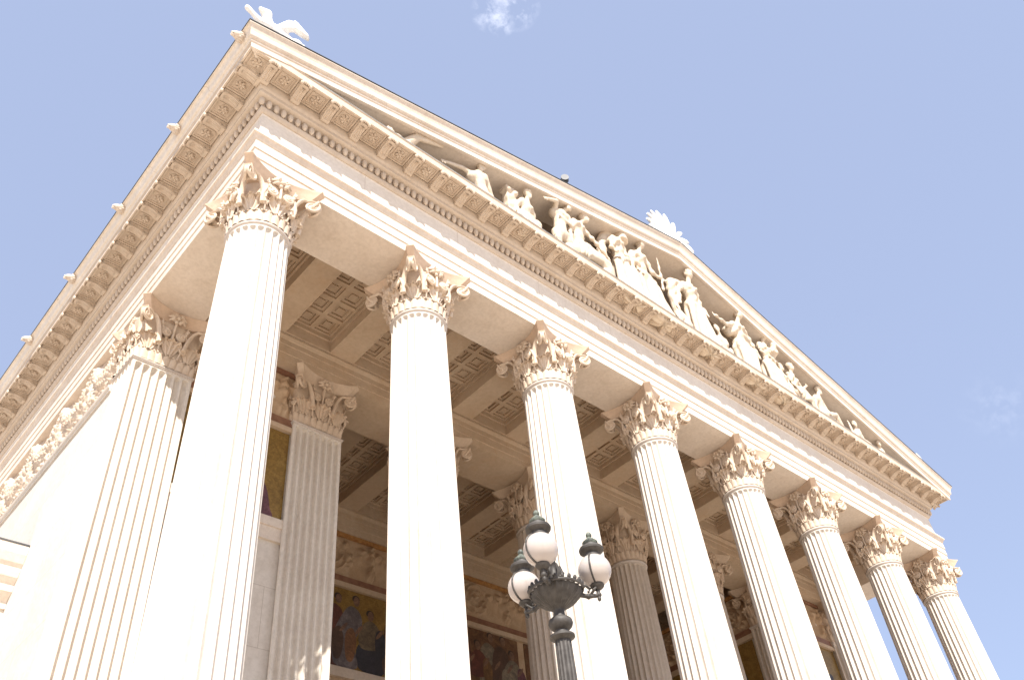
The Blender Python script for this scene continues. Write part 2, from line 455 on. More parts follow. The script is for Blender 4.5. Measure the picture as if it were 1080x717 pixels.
def modillion_mesh():
    """scroll bracket under the corona: local x across, y outward (negative = outward on the front), z up; top at z = 0"""
    m = MB()
    hw = 0.025
    prof = [(0.236, -0.070), (0.240, -0.076), (0.254, -0.073), (0.275, -0.055), (0.300, -0.041), (0.325, -0.038), (0.346, -0.046), (0.358, -0.044), (0.361, -0.030), (0.358, -0.014), (0.354, 0.0)]
    prof = [(a, b * 0.76) for a, b in prof]
    V = []; F = []
    for s in (-hw, hw):
        for (t, z) in prof: V.append((s, -t, z))
        V.append((s, -0.225, 0.0)); V.append((s, -0.225, -0.052))
    k = len(prof) + 2
    for i in range(k):
        i2 = (i + 1) % k
        F.append((i, i2, k + i2, k + i))
    F.append(tuple(range(k))); F.append(tuple(range(2 * k - 1, k - 1, -1)))
    m.add(V, F)
    m.box(-hw - 0.008, hw + 0.008, -0.357, -0.23, -0.011, 0.002)          # cap fillet
    for s in (-hw, hw):                                                    # side scrolls
        for (t, z, r) in ((0.252, -0.036, 0.019), (0.342, -0.022, 0.014)):
            pts = []
            for q in range(19):
                a = q / 18 * 3.5 * pi; rr = r * (1 - 0.78 * q / 18)
                pts.append((s, -(t + rr * cos(a)), z + rr * sin(a)))
            m.tube(pts, [0.0052 - 0.002 * q / 18 for q in range(19)], 5)
    # acanthus leaf under the bracket
    def leaf(u, v):
        t = 0.262 + 0.078 * v
        z0 = -0.047 + 0.020 * min(1, v * 1.5) - 0.010 * max(0, v - 0.75) * 4
        wd = hw * (0.95 - 0.5 * v * v)
        return (u * wd, -t, z0 - 0.010 * (1 - u * u) - 0.005 * cos(3 * pi * u) * (1 - 0.4 * v))
    m.grid(leaf, [i / 6 - 1 for i in range(13)], [i / 8 for i in range(9)])
    # shell at the nose
    for q in range(5):
        a = (q - 2) * 0.5
        m.ball((0.017 * sin(a) * 1.5, -0.369, -0.030 + 0.012 * cos(a)), (0.0085, 0.010, 0.016), 6, 5)
    m.ball((-0.026, -0.367, -0.032), (0.011, 0.012, 0.013), 6, 5); m.ball((0.026, -0.367, -0.032), (0.011, 0.012, 0.013), 6, 5)
    return m.mesh('modillion', M['cornice'], 35)
MODM = modillion_mesh()
def put_modillion(x, y, rz):
    o = bpy.data.objects.new('modillion', MODM)
    COL.objects.link(o)
    o.parent = CORN
    o.location = Vector((x, y, ZS + 0.0125)) * S - world_loc(CORN)
    o.rotation_euler = (0, 0, rz)
for x in mod_x: put_modillion(x, 0, 0)
for y in mod_y: put_modillion(0, y, -pi / 2)
for y in mod_y[:7]: put_modillion(XR, y, pi / 2)

# lead gutter strip along the front of the cornice
m = MB()
def fpath(i, t): return [(-t, -t), (XR + t, -t)][i]
m.sweep([(0.375, CT + 0.001), (0.369, CT + 0.030), (0.362, CT + 0.034), (0.10, CT + 0.045), (0.10, CT + 0.002)], lambda i, t: [(-0.02, -t), (XR + 0.02, -t)][i], 2, closed_prof=True)
fix_normals(m.build('lead_gutter', M['flash'], PO))

# flank sima
ZT = 4.606
APX = 5.588
SL = (APX - ZT) / (3.5 + 0.43)
sm = [(0.0, CT + 0.021), (0.381, CT + 0.001), (0.386, CT + 0.016), (0.389, CT + 0.018), (0.389, CT + 0.024), (0.397, CT + 0.027), (0.403, CT + 0.036), (0.406, CT + 0.050), (0.408, CT + 0.062), (0.413, CT + 0.074), (0.421, CT + 0.084), (0.430, CT + 0.093), (0.430, ZT), (0.40, ZT + 0.004), (0.0, ZT + 0.004)]
LIONS = [-0.32 + 0.735 * k for k in range(12)]
def lion_mesh():
    m = MB()
    m.tube([(0, 0.03, 0.0), (0, -0.02, 0.004), (0, -0.05, 0.0), (0, -0.072, -0.006)], [0.042, 0.046, 0.034, 0.022], 14)     # head and muzzle
    for k in range(14):                                                                                                         # mane
        a = 2 * pi * k / 14
        m.ball((0.040 * cos(a), -0.012 + 0.008 * (k % 2), 0.002 + 0.042 * sin(a)), (0.013, 0.022, 0.013), 6, 5)
    m.ball((0, -0.074, 0.006), (0.014, 0.010, 0.009), 8, 6)
    m.tube([(0, -0.058, -0.026), (0, -0.082, -0.028)], [0.013, 0.012], 8)
    for s in (-1, 1):
        m.ball((s * 0.016, -0.058, 0.018), 0.007, 6, 5); m.ball((s * 0.03, -0.022, 0.038), (0.01, 0.008, 0.012), 6, 5)
        m.tube([(s * 0.006, -0.078, -0.006), (s * 0.02, -0.066, -0.016)], [0.010, 0.007], 6)
    m.v = [(x * 0.62, y * 0.75, z * 0.62) for x, y, z in m.v]
    return m.mesh('lion_head', M['entab'], 60)
LM = lion_mesh()
SIMA = {}
for side in (0, 1):
    pth = (lambda i, t: [(-t, YB), (-t, -t)][i]) if side == 0 else (lambda i, t: [(XR + t, -t), (XR + t, YB)][i])
    SIMA[side] = MB().sweep(sm, pth, 2).build('sima', M['frieze'], PO)
    for y in LIONS[:(12 if side == 0 else 3)]:
        o = bpy.data.objects.new('lion_head', LM); COL.objects.link(o); o.parent = SIMA[side]
        o.location = Vector((-0.415 if side == 0 else XR + 0.415, y, CT + 0.058)) * S - world_loc(SIMA[side])
        o.rotation_euler = (0, 0, -pi / 2 if side == 0 else pi / 2)

# raking cornices
rk = [(0.10, -0.150), (0.352, -0.150), (0.356, -0.158), (0.378, -0.158), (0.381, -0.118), (0.387, -0.112), (0.389, -0.104), (0.389, -0.097), (0.397, -0.094), (0.403, -0.084), (0.406, -0.066), (0.408, -0.050), (0.413, -0.034), (0.421, -0.018), (0.430, -0.006), (0.430, 0.0), (0.40, 0.004), (0.10, 0.004)]
for side in (0, 1):
    m = MB(); V = []; F = []
    for (t, dz) in rk:
        if side == 0: xs = (-t, 3.5)
        else: xs = (3.5, XR + t)
        for x in xs:
            V.append((x, -t, APX - SL * abs(3.5 - x) + dz))
    k = len(rk)
    for j in range(k):
        j2 = (j + 1) % k
        F.append((2 * j, 2 * j + 1, 2 * j2 + 1, 2 * j2))
    m.add(V, F)
    fix_normals(m.build('raking_cornice', M['entab'], PO))
# tympanum wall
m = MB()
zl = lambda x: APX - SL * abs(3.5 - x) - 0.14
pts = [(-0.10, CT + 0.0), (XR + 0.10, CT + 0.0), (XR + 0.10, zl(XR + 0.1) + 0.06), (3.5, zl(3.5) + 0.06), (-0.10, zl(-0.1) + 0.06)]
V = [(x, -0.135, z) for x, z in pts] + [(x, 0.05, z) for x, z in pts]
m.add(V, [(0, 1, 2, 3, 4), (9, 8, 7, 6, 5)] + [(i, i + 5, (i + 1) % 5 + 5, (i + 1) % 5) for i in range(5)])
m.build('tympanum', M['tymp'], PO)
# roof
for side in (0, 1):
    m = MB()
    xa, xb = (-0.434, 3.5) if side == 0 else (XR + 0.434, 3.5)
    za, zb = APX - SL * abs(3.5 - xa) + 0.006, APX + 0.006
    V = [(xa, -0.434, za), (xb, -0.434, zb), (xb, YB, zb), (xa, YB, za), (xa, -0.434, za + 0.006), (xb, -0.434, zb + 0.006), (xb, YB, zb + 0.006), (xa, YB, za + 0.006)]
    m.add(V, [(0, 3, 2, 1), (4, 5, 6, 7), (0, 1, 5, 4), (1, 2, 6, 5), (2, 3, 7, 6), (3, 0, 4, 7)])
    fix_normals(m.build('roof', M['roofm'], PO))
m = MB(); m.add([(-0.4, YB, ZA), (XR + 0.4, YB, ZA), (XR + 0.4, YB, ZT), (3.5, YB, APX), (-0.4, YB, ZT)], [(0, 1, 2, 3, 4)])
m.build('rear_gable', M['entab'], PO)

# ------------------------------------------------------------------ porch ceiling
# inner architraves (second row, back wall, and along the recess sides)
def prof_box_x(x0, x1, yc_, name='inner_architrave', front=True):
    pr = [(-HB, 0), (-HB, 0.06), (-HB - 0.005, 0.062), (-HB - 0.005, 0.125), (-HB - 0.010, 0.127), (-HB - 0.010, 0.165), (-HB - 0.016, 0.170), (-HB - 0.026, 0.186), (-HB - 0.026, 0.2)]
    pr = pr + [(-a, b) for a, b in pr[::-1]]
    m = MB(); V = []; F = []
    k = len(pr)
    for x in (x0, x1):
        for (a, b) in pr: V.append((x, yc_ + a, ZA + b))
    for j in range(k):
        j2 = (j + 1) % k
        F.append((j, j2, k + j2, k + j))
    F.append(tuple(range(k - 1, -1, -1))); F.append(tuple(range(k, 2 * k)))
    m.add(V, F)
    return fix_normals(m.build(name, M['soffit'], PO))
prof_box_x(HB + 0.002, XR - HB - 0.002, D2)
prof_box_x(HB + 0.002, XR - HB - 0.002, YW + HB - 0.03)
ZB = ZA + 0.2           # beam soffits
ZP = ZA + 0.315         # coffered panels
BX = [0.6 + 0.5165 * k for k in range(13)]
BW = 0.08
AI = [(HB + 0.001, D2 - HB - 0.027), (D2 + HB + 0.027, YW - 0.058)]
for (y0, y1) in AI:
    for x in BX:
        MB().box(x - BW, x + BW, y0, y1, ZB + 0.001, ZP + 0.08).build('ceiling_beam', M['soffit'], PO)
    xs = [HB + 0.0] + BX + [XR - HB]
    for k in range(len(xs) - 1):
        a = xs[k] + (BW if k > 0 else 0.0); b = xs[k + 1] - (BW if k < len(xs) - 2 else 0.0)
        m = MB()
        # border mouldings around the panel
        def rim(x0, x1, ya, yb, z0, z1, wd):
            m.box(x0, x1, ya, ya + wd, z0, z1); m.box(x0, x1, yb - wd, yb, z0, z1)
            m.box(x0, x0 + wd, ya + wd, yb - wd, z0, z1); m.box(x1 - wd, x1, ya + wd, yb - wd, z0, z1)
        rim(a + 0.0005, b - 0.0005, y0 + 0.0005, y1 - 0.0005, ZB + 0.0015, ZP + 0.04, 0.012)
        rim(a + 0.0125, b - 0.0125, y0 + 0.0125, y1 - 0.0125, ZB + 0.085, ZP + 0.04, 0.014)
        m.box(a, b, y0, y1, ZP + 0.041, ZP + 0.07)
        W_, H_ = b - a - 0.054, y1 - y0 - 0.054
        nx = 2 if W_ > 0.2 else 1
        ny = max(1, int(round(H_ / 0.148)))
        if W_ > 0.08:
            px, py = W_ / nx, H_ / ny
            cxs = [a + 0.027 + px * (i + 0.5) for i in range(nx)]; cys = [y0 + 0.027 + py * (j + 0.5) for j in range(ny)]
            hx, hy = px / 2, py / 2
            for cx in cxs:
                for cy in cys:
                    lv = [(1.0, 0.0), (0.80, 0.0), (0.80, 0.016), (0.56, 0.016), (0.56, 0.030), (0.32, 0.030), (0.32, 0.020), (0.0, 0.020)]
                    V = []; F = []
                    for (q, dz) in lv:
                        for sx, sy in ((-1, -1), (1, -1), (1, 1), (-1, 1)):
                            V.append((cx + sx * q * hx, cy + sy * q * hy, ZP + dz))
                    for r in range(len(lv) - 1):
                        for c in range(4):
                            c2 = (c + 1) % 4
                            F.append((r * 4 + c, (r + 1) * 4 + c, (r + 1) * 4 + c2, r * 4 + c2))
                    m.add(V, F)
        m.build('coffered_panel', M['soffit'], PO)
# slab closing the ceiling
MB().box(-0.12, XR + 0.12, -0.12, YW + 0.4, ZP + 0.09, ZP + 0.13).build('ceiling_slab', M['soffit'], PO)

# ------------------------------------------------------------------ reliefs
def relief(name, mat, parent, T, u0, u1, v0, v1, fn, res=0.0085):
    nu = max(2, int((u1 - u0) / res)); nv = max(2, int((v1 - v0) / res))
    us = np.linspace(u0, u1, nu); vs = np.linspace(v0, v1, nv)
    U, Vv = np.meshgrid(us, vs)
    Hh = fn(U - u0, (Vv - v0) / (v1 - v0), u1 - u0)
    P = [T(U[j, i], Vv[j, i], Hh[j, i]) for j in range(nv) for i in range(nu)]
    F = [(j * nu + i, j * nu + i + 1, (j + 1) * nu + i + 1, (j + 1) * nu + i) for j in range(nv - 1) for i in range(nu - 1)]
    m = MB(); m.add(P, F)
    return fix_normals(m.build(name, mat, parent, 180))
def vnoise(U, V, seed, f):
    r = np.random.default_rng(seed)
    out_ = np.zeros_like(U)
    for k in range(10):
        a = r.uniform(0, 2 * pi); ff = f * r.uniform(0.6, 1.6)
        out_ += np.sin(ff * (U * cos(a) + V * sin(a)) + r.uniform(0, 6.28))
    return out_ / 10 * 2
def scroll_relief(U, v, L, amp=0.034, cell=0.40, hh=0.34, seed=1):
    """rinceau of big acanthus scrolls with upright little figures between the pairs"""
    h = np.zeros_like(U)
    z = v * hh
    n_ = int(L / cell) + 2
    r = np.random.default_rng(seed)
    for k in range(n_):
        cx = (k + 0.5) * cell; cz = hh * 0.52
        if k % 2 == 1:
            # winged standing figure
            for (dx, dz, sx, sz, a) in ((0, 0.08, .030, .035, 1), (0, 0.02, .032, .05, 1), (0.0, -0.06, .022, .055, .9), (0.02, -0.10, .014, .04, .9), (-0.02, -0.10, .014, .04, .9), (0, .125, .02, .022, 1.1), (.075, .075, .05, .03, .8), (-.075, .075, .05, .03, .8), (.11, .03, .03, .04, .6), (-.11, .03, .03, .04, .6)):
                h = np.maximum(h, a * np.exp(-((U - cx - dx) / sx) ** 2 - ((z - cz - dz) / sz) ** 2))
            continue
        dx = U - cx; dz = z - cz
        rr = np.hypot(dx, dz); th = np.arctan2(dz, dx)
        sp = (rr * 1.0 / 0.052 + (th if k % 4 else -th) / (2 * pi)) % 1.0
        w_ = np.exp(-((sp - 0.5) / 0.17) ** 2) * np.clip((0.155 - rr) / 0.03, 0, 1)
        w_ = w_ * (0.75 + 0.25 * np.sin(9 * th + rr * 60))
        h = np.maximum(h, w_)
        h = np.maximum(h, 1.0 * np.exp(-(rr / 0.028) ** 2))
        for q in range(14):
            a = r.uniform(0, 2 * pi); R_ = r.uniform(0.11, 0.19)
            lx, lz = cx + R_ * cos(a) * 1.1, cz + R_ * sin(a) * 0.85
            h = np.maximum(h, r.uniform(.5, .9) * np.exp(-((U - lx) / r.uniform(.012, .03)) ** 2 - ((z - lz) / r.uniform(.012, .03)) ** 2))
    h = h * (0.85 + 0.22 * vnoise(U, z, seed + 3, 170)) + 0.05 * vnoise(U, z, seed + 9, 60)
    return amp * np.clip(h, -0.05, 1.2)
def garland_relief(U, v, L, amp=0.055, cell=0.468, off=0.0, hh=0.44, seed=4):
    z = v * hh
    h = np.zeros_like(U)
    u = (U - off) % cell - cell / 2                       # 0 = middle of a swag
    sag = hh * (0.42 + 1.35 * (np.abs(u) / cell) ** 2 * 1.3)
    d = (z - sag)
    thick = 0.092 - 0.06 * np.abs(u) / cell
    rope = np.sqrt(np.clip(1 - (d / thick) ** 2, 0, 1))
    rope = rope * (0.8 + 0.35 * vnoise(U, z, seed, 190))
    h = np.maximum(h, rope)
    e = np.abs(np.abs(u) - cell / 2)
    node = np.exp(-(e / 0.045) ** 2 - ((z - hh * 0.80) / 0.055) ** 2)
    node = np.maximum(node, 0.9 * np.exp(-(e / 0.026) ** 2 - ((z - hh * 0.5) / 0.12) ** 2))
    node = np.maximum(node, 0.8 * np.exp(-((e - 0.05) / 0.022) ** 2 - ((z - hh * 0.34) / 0.06) ** 2))
    h = np.maximum(h, node * (0.85 + 0.3 * vnoise(U, z, seed + 1, 200)))
    low = np.exp(-((z - hh * 0.13 - 0.03 * np.sin(U * 2 * pi / cell * 2)) / 0.03) ** 2) * (0.6 + 0.5 * vnoise(U, z, seed + 5, 150))
    h = np.maximum(h, 0.75 * low)
    fill = 0.55 * np.clip(vnoise(U, z, seed + 7, 95) + 0.25, 0, 1) * np.clip((0.74 * hh - z) / 0.03, 0, 1)
    h = np.maximum(h, fill)
    slot = (np.abs(u) < cell * 0.36) & (z > hh * 0.80) & (z < hh * 0.985)
    res_ = amp * np.clip(h, 0, 1.2)
    res_ = np.where(slot & (h < 0.3), -0.045, res_)
    return res_

# ------------------------------------------------------------------ capital (shared by columns and pilasters)
CH = ZA - ZN
def contour(kind):
    if kind == 'round':
        return lambda th: 0.148
    hx, hy = 0.170, 0.122
    def f(th):
        c, s = abs(cos(th)), abs(sin(th))
        p = 9.0
        return ((c / hx) ** p + (s / hy) ** p) ** (-1 / p)
    return f
def build_capital(kind, parent, base, zn, mat):
    """parent the carved capital to `parent`; base = (x, y) in bays; zn = level of the neck"""
    ct = contour(kind)
    k_ = (ZA - zn) / 0.3525
    bx, by = base
    def P(th, off, z):
        r = ct(th) + off
        return (bx + r * cos(th), by + r * sin(th), zn + z * k_)
    m = MB()
    # bell
    bell = [(-0.004, 0.0), (0.004, 0.004), (0.006, 0.03), (0.010, 0.10), (0.008, 0.16), (0.014, 0.24), (0.022, 0.285)]
    m.grid(lambda u, v: P(2 * pi * u / 64, bell[v][0], bell[v][1]), range(64), range(len(bell)), closed_u=True)
    # even angular spacing along the contour
    N0 = 720
    ths = [2 * pi * i / N0 for i in range(N0 + 1)]
    L = [0.0]
    for i in range(N0):
        a, b = P(ths[i], 0, 0), P(ths[i + 1], 0, 0)
        L.append(L[-1] + sqrt((a[0] - b[0]) ** 2 + (a[1] - b[1]) ** 2))
    tot = L[-1]
    def at(s):
        s = s % tot
        return float(np.interp(s, L, ths))
    # ring of small upright leaves
    nl = int(round(tot / 0.0395))
    for i in range(nl):
        s0 = tot * i / nl
        hw = tot / nl * 0.49
        def tongue(u, v):
            top = 0.064
            z = 0.004 + v * top
            wd = hw * (1.0 if v < 0.55 else sqrt(max(0.0, 1 - ((v - 0.55) / 0.45) ** 2)))
            bulge = 0.007 + 0.010 * v * v + (0.006 * (1 - u * u)) * (1.0 if v < 0.9 else 0.6)
            return P(at(s0 + u * wd), bulge, z)
        m.grid(tongue, (-1, -0.6, -0.2, 0.2, 0.6, 1), (0, 0.3, 0.55, 0.75, 0.9, 0.97, 1.0))
    # a fine bead above it
    for i in range(nl * 2):
        th = at(tot * (i + 0.5) / (nl * 2))
        m.ball(P(th, 0.018, 0.070), 0.0065, 5, 4)
    # fan-shaped acanthus leaves
    if kind == 'round':
        leaf_s = [tot * i / 8 for i in range(8)]; lw = 0.060
    else:
        leaf_s = []; lw = 0.060
        for th in (pi / 2 * 3, 0, pi / 2, pi):
            for q in (-0.5, 0.5) if th in (0, pi) else (-0.55, 0, 0.55):
                tt = th
                s_mid = float(np.interp(tt, ths, L))
                leaf_s.append(s_mid + q * (0.19 if th not in (0, pi) else 0.10))
    for i, s0 in enumerate(leaf_s):
        def fan(u, v, off0=0.0):
            wd = lw * (0.30 + 0.72 * v ** 0.8)
            tip = 0.112 * (1 - 0.22 * u * u * v)
            ridge = 0.0085 * cos(u * 4 * pi) * (0.25 + 0.75 * v)
            lob = 1 - 0.10 * (0.5 - 0.5 * cos(u * 9 * pi)) * (v > 0.8)
            z = 0.072 + tip * v * lob - 0.020 * max(0, v - 0.82) / 0.18 * (v > 0.82)
            off = 0.014 + 0.020 * v ** 2.0 + 0.012 * max(0, v - 0.8) / 0.2 + ridge + 0.008 * (1 - u * u)
            return P(at(s0 + u * wd), off + off0, z)
        us = [q / 13.5 - 1 for q in range(28)]; vs = [0, 0.15, 0.3, 0.45, 0.6, 0.72, 0.82, 0.9, 0.96, 1.0]
        m.grid(fan, us, vs)
        m.grid(lambda u, v: fan(u, v, -0.010), us, vs, flip=True)
    # rosettes between the leaves
    for i in range(len(leaf_s)):
        a0 = leaf_s[i]; b0 = leaf_s[(i + 1) % len(leaf_s)]
        if b0 < a0: b0 += tot
        if b0 - a0 > 0.2: continue
        th = at((a0 + b0) / 2)
        c = Vector(P(th, 0.030, 0.125))
        n_ = Vector((cos(th), sin(th), 0)); t_ = Vector((-sin(th), cos(th), 0))
        for q in range(6):
            a = 2 * pi * q / 6
            m.ball(c + t_ * (0.012 * cos(a)) + Vector((0, 0, 0.012 * sin(a))), 0.0085, 6, 4)
        m.ball(c + n_ * 0.005, 0.008, 6, 5)
        st = Vector(P(th, 0.014, 0.075))
        m.tube([st, (st + c) / 2 + n_ * 0.004, c], [0.006, 0.005, 0.004], 6)
    cap = m.build('capital', mat, parent, 50)
    # abacus: concave sides, cut corners
    A = 0.234; C_ = 0.172; ch = 0.030
    za0, za1 = zn + 0.287 * k_, ZA - 0.0012
    ol = []
    for k in range(4):
        rot = k * pi / 2
        for q in range(13):
            t = q / 12 * 2 - 1
            x = t * (A - ch); y = -(C_ + (A - C_) * t * t)
            # corner ends sit on the chamfer
            ol.append((x * cos(rot) - y * sin(rot), x * sin(rot) + y * cos(rot)))
    m = MB()
    prof = [(0.80, za0), (0.835, za0 + 0.010 * k_), (0.90, za0 + 0.030 * k_), (0.965, za0 + 0.052 * k_), (1.0, za1 - 0.003), (1.0, za1)]
    n_ = len(ol)
    m.grid(lambda u, v: (bx + ol[u][0] * prof[v][0], by + ol[u][1] * prof[v][0], prof[v][1]), range(n_), range(len(prof)), closed_u=True)
    o0 = len(m.v)
    m.add([(bx + x * 0.80, by + y * 0.80, za0) for x, y in ol], [tuple(range(n_ - 1, -1, -1))])
    m.add([(bx + x, by + y, za1) for x, y in ol], [tuple(range(n_))])
    m.build('abacus', M['abacus'] if mat is M['capital'] else mat, cap, 25)
    # corner volutes
    zz = lambda z: zn + z * k_
    for k in range(4):
        m = MB()
        dg_ = pi / 4 + k * pi / 2
        for sgn in (-1, 1):
            # each volute lies in a vertical plane turned a little off the diagonal
            e = Vector((cos(dg_), sin(dg_), 0)); tq = Vector((-sin(dg_), cos(dg_), 0)) * sgn
            pl = (e * 0.93 + tq * (-0.36)).normalized()
            nrm = Vector((0, 0, 1)).cross(pl).normalized()
            R0 = 0.046
            cc = Vector((bx, by, 0)) + e * 0.262 + tq * 0.017 + Vector((0, 0, zz(0.232)))
            pts = []; rad = []
            # stem rising from among the leaves
            st = Vector((bx, by, 0)) + e * 0.165 + tq * 0.060 + Vector((0, 0, zz(0.118)))
            top = cc - pl * 0.030 + Vector((0, 0, R0 * 0.98))
            c1 = st + e * 0.012 + Vector((0, 0, 0.075)); c2 = top - pl * 0.050 - Vector((0, 0, 0.010))
            for q in range(9):
                t = q / 9
                p = st * (1 - t) ** 3 + c1 * (3 * t * (1 - t) ** 2) + c2 * (3 * t * t * (1 - t)) + top * t ** 3
                pts.append(p); rad.append(0.019 - 0.008 * t)
            for q in range(30):
                a = pi / 2 + 0.66 - q / 29 * (3.9 * pi)
                rr = R0 * (1 - 0.80 * (q / 29) ** 0.85)
                pts.append(cc + pl * (rr * cos(a)) + Vector((0, 0, rr * sin(a)))); rad.append(0.0092 - 0.0048 * q / 29)
            m.tube(pts, rad, 8, flat=0.75, up=nrm)
            # web of the volute, and its eye
            disc = [cc + pl * (R0 * 0.80 * cos(2 * pi * q / 20)) + Vector((0, 0, R0 * 0.80 * sin(2 * pi * q / 20))) for q in range(20)]
            m.add([p + nrm * 0.002 for p in disc] + [p - nrm * 0.002 for p in disc], [tuple(range(20)), tuple(range(39, 19, -1))] + [(q, q + 20, (q + 1) % 20 + 20, (q + 1) % 20) for q in range(20)])
            m.ball(cc, 0.011, 8, 6)
        # small leaf at the foot of the corner stems
        e = Vector((cos(dg_), sin(dg_), 0)); tq = Vector((-sin(dg_), cos(dg_), 0))
        def hood(u, v, d=0.0):
            r_ = 0.168 + 0.030 * v ** 1.6; z_ = 0.100 + 0.062 * v - 0.02 * max(0, v - 0.75) * 1.3
            wd = 0.030 * (1 - 0.5 * v * v)
            p = Vector((bx, by, 0)) + e * (r_ + 0.004 * cos(5 * pi * u) - 0.012 * u * u - d) + tq * (u * wd)
            return (p.x, p.y, zz(z_) - 0.004 * u * u)
        us = [q / 7 - 1 for q in range(15)]; vs = [q / 10 for q in range(11)]
        m.grid(hood, us, vs); m.grid(lambda u, v: hood(u, v, 0.009), us, vs, flip=True)
        # leaf sheath behind the legs, in shade
        # scrolled crest between the two volutes, just under the abacus horn
        cr = Vector((bx, by, 0)) + e * 0.292 + Vector((0, 0, zz(0.262)))
        for q in range(-2, 3):
            m.tube([cr + tq * (q * 0.008) - e * 0.05 - Vector((0, 0, 0.050)), cr + tq * (q * 0.010) - e * 0.014 - Vector((0, 0, 0.014)), cr + tq * (q * 0.008) + Vector((0, 0, 0.014))], [0.008, 0.0085, 0.005], 6)
        m.build('corner_volute', mat, cap, 55)
    # inner scrolls and fleuron on each face
    for k in range(4):
        m = MB()
        fa = -pi / 2 + k * pi / 2
        e = Vector((cos(fa), sin(fa), 0)); tq = Vector((-sin(fa), cos(fa), 0))
        rface = max(ct(fa), 0.0)
        for sgn in (-1, 1):
            R0 = 0.034
            cc = Vector((bx, by, 0)) + e * (rface + 0.030) + tq * (sgn * 0.047) + Vector((0, 0, zz(0.205)))
            pts = [Vector((bx, by, 0)) + e * (rface + 0.016) + tq * (sgn * 0.085) + Vector((0, 0, zz(0.11))),
                   Vector((bx, by, 0)) + e * (rface + 0.022) + tq * (sgn * 0.092) + Vector((0, 0, zz(0.165)))]
            rad = [0.013, 0.012]
            for q in range(24):
                a = 0.1 + q / 23 * 4.2 * pi
                rr = R0 * (1 - 0.8 * (q / 23) ** 0.85)
                pts.append(cc + tq * (sgn * rr * cos(a)) + Vector((0, 0, rr * sin(a))) + e * (0.010 * q / 23)); rad.append(0.0098 - 0.004 * q / 23)
            m.tube(pts, rad, 7, up=e)
            m.ball(cc + e * 0.010, 0.009, 7, 5)
            # tendril running up to the abacus
            p0 = Vector((bx, by, 0)) + e * (rface + 0.024) + tq * (sgn * 0.012) + Vector((0, 0, zz(0.13)))
            tp = []
            for q in range(12):
                t = q / 11
                tp.append(p0 + tq * (sgn * (0.030 * sin(t * 2.6) + 0.05 * t * t)) + e * (0.014 * t) + Vector((0, 0, 0.155 * t * k_)))
            m.tube(tp, [0.007 - 0.003 * q / 11 for q in range(12)], 6)
            for q in range(5):
                p = tp[5 + q] + e * 0.006
                m.ball(p + tq * (sgn * 0.008) + Vector((0, 0, 0.006 * (q % 2))), (0.009, 0.009, 0.011), 6, 4)
        # flower on the abacus
        fc = Vector((bx, by, 0)) + e * (0.176 + (0.0)) + Vector((0, 0, zz(0.300)))
        for q in range(7):
            a = 2 * pi * q / 7
            m.ball(fc + tq * (0.026 * cos(a)) + Vector((0, 0, 0.024 * sin(a))) + e * 0.003, (0.0135, 0.0135, 0.0135), 7, 5)
        m.ball(fc + e * 0.012, 0.014, 8, 6)
        m.tube([Vector((bx, by, 0)) + e * (rface + 0.020) + Vector((0, 0, zz(0.12))), Vector((bx, by, 0)) + e * (rface + 0.03) + Vector((0, 0, zz(0.21))), fc], [0.010, 0.008, 0.007], 7)
        # spreading leaves beside the flower
        for sgn in (-1, 1):
            for j, (dx, dz) in enumerate(((0.045, 0.022), (0.058, 0.002), (0.050, -0.022), (0.034, 0.036))):
                m.tube([fc - e * 0.004, fc + tq * (sgn * dx * 0.6) + Vector((0, 0, dz * 0.7)) + e * 0.012, fc + tq * (sgn * dx) + Vector((0, 0, dz)) - e * 0.002], [0.006, 0.0105, 0.004], 6)
        m.build('fleuron', mat, cap, 55)
    return cap

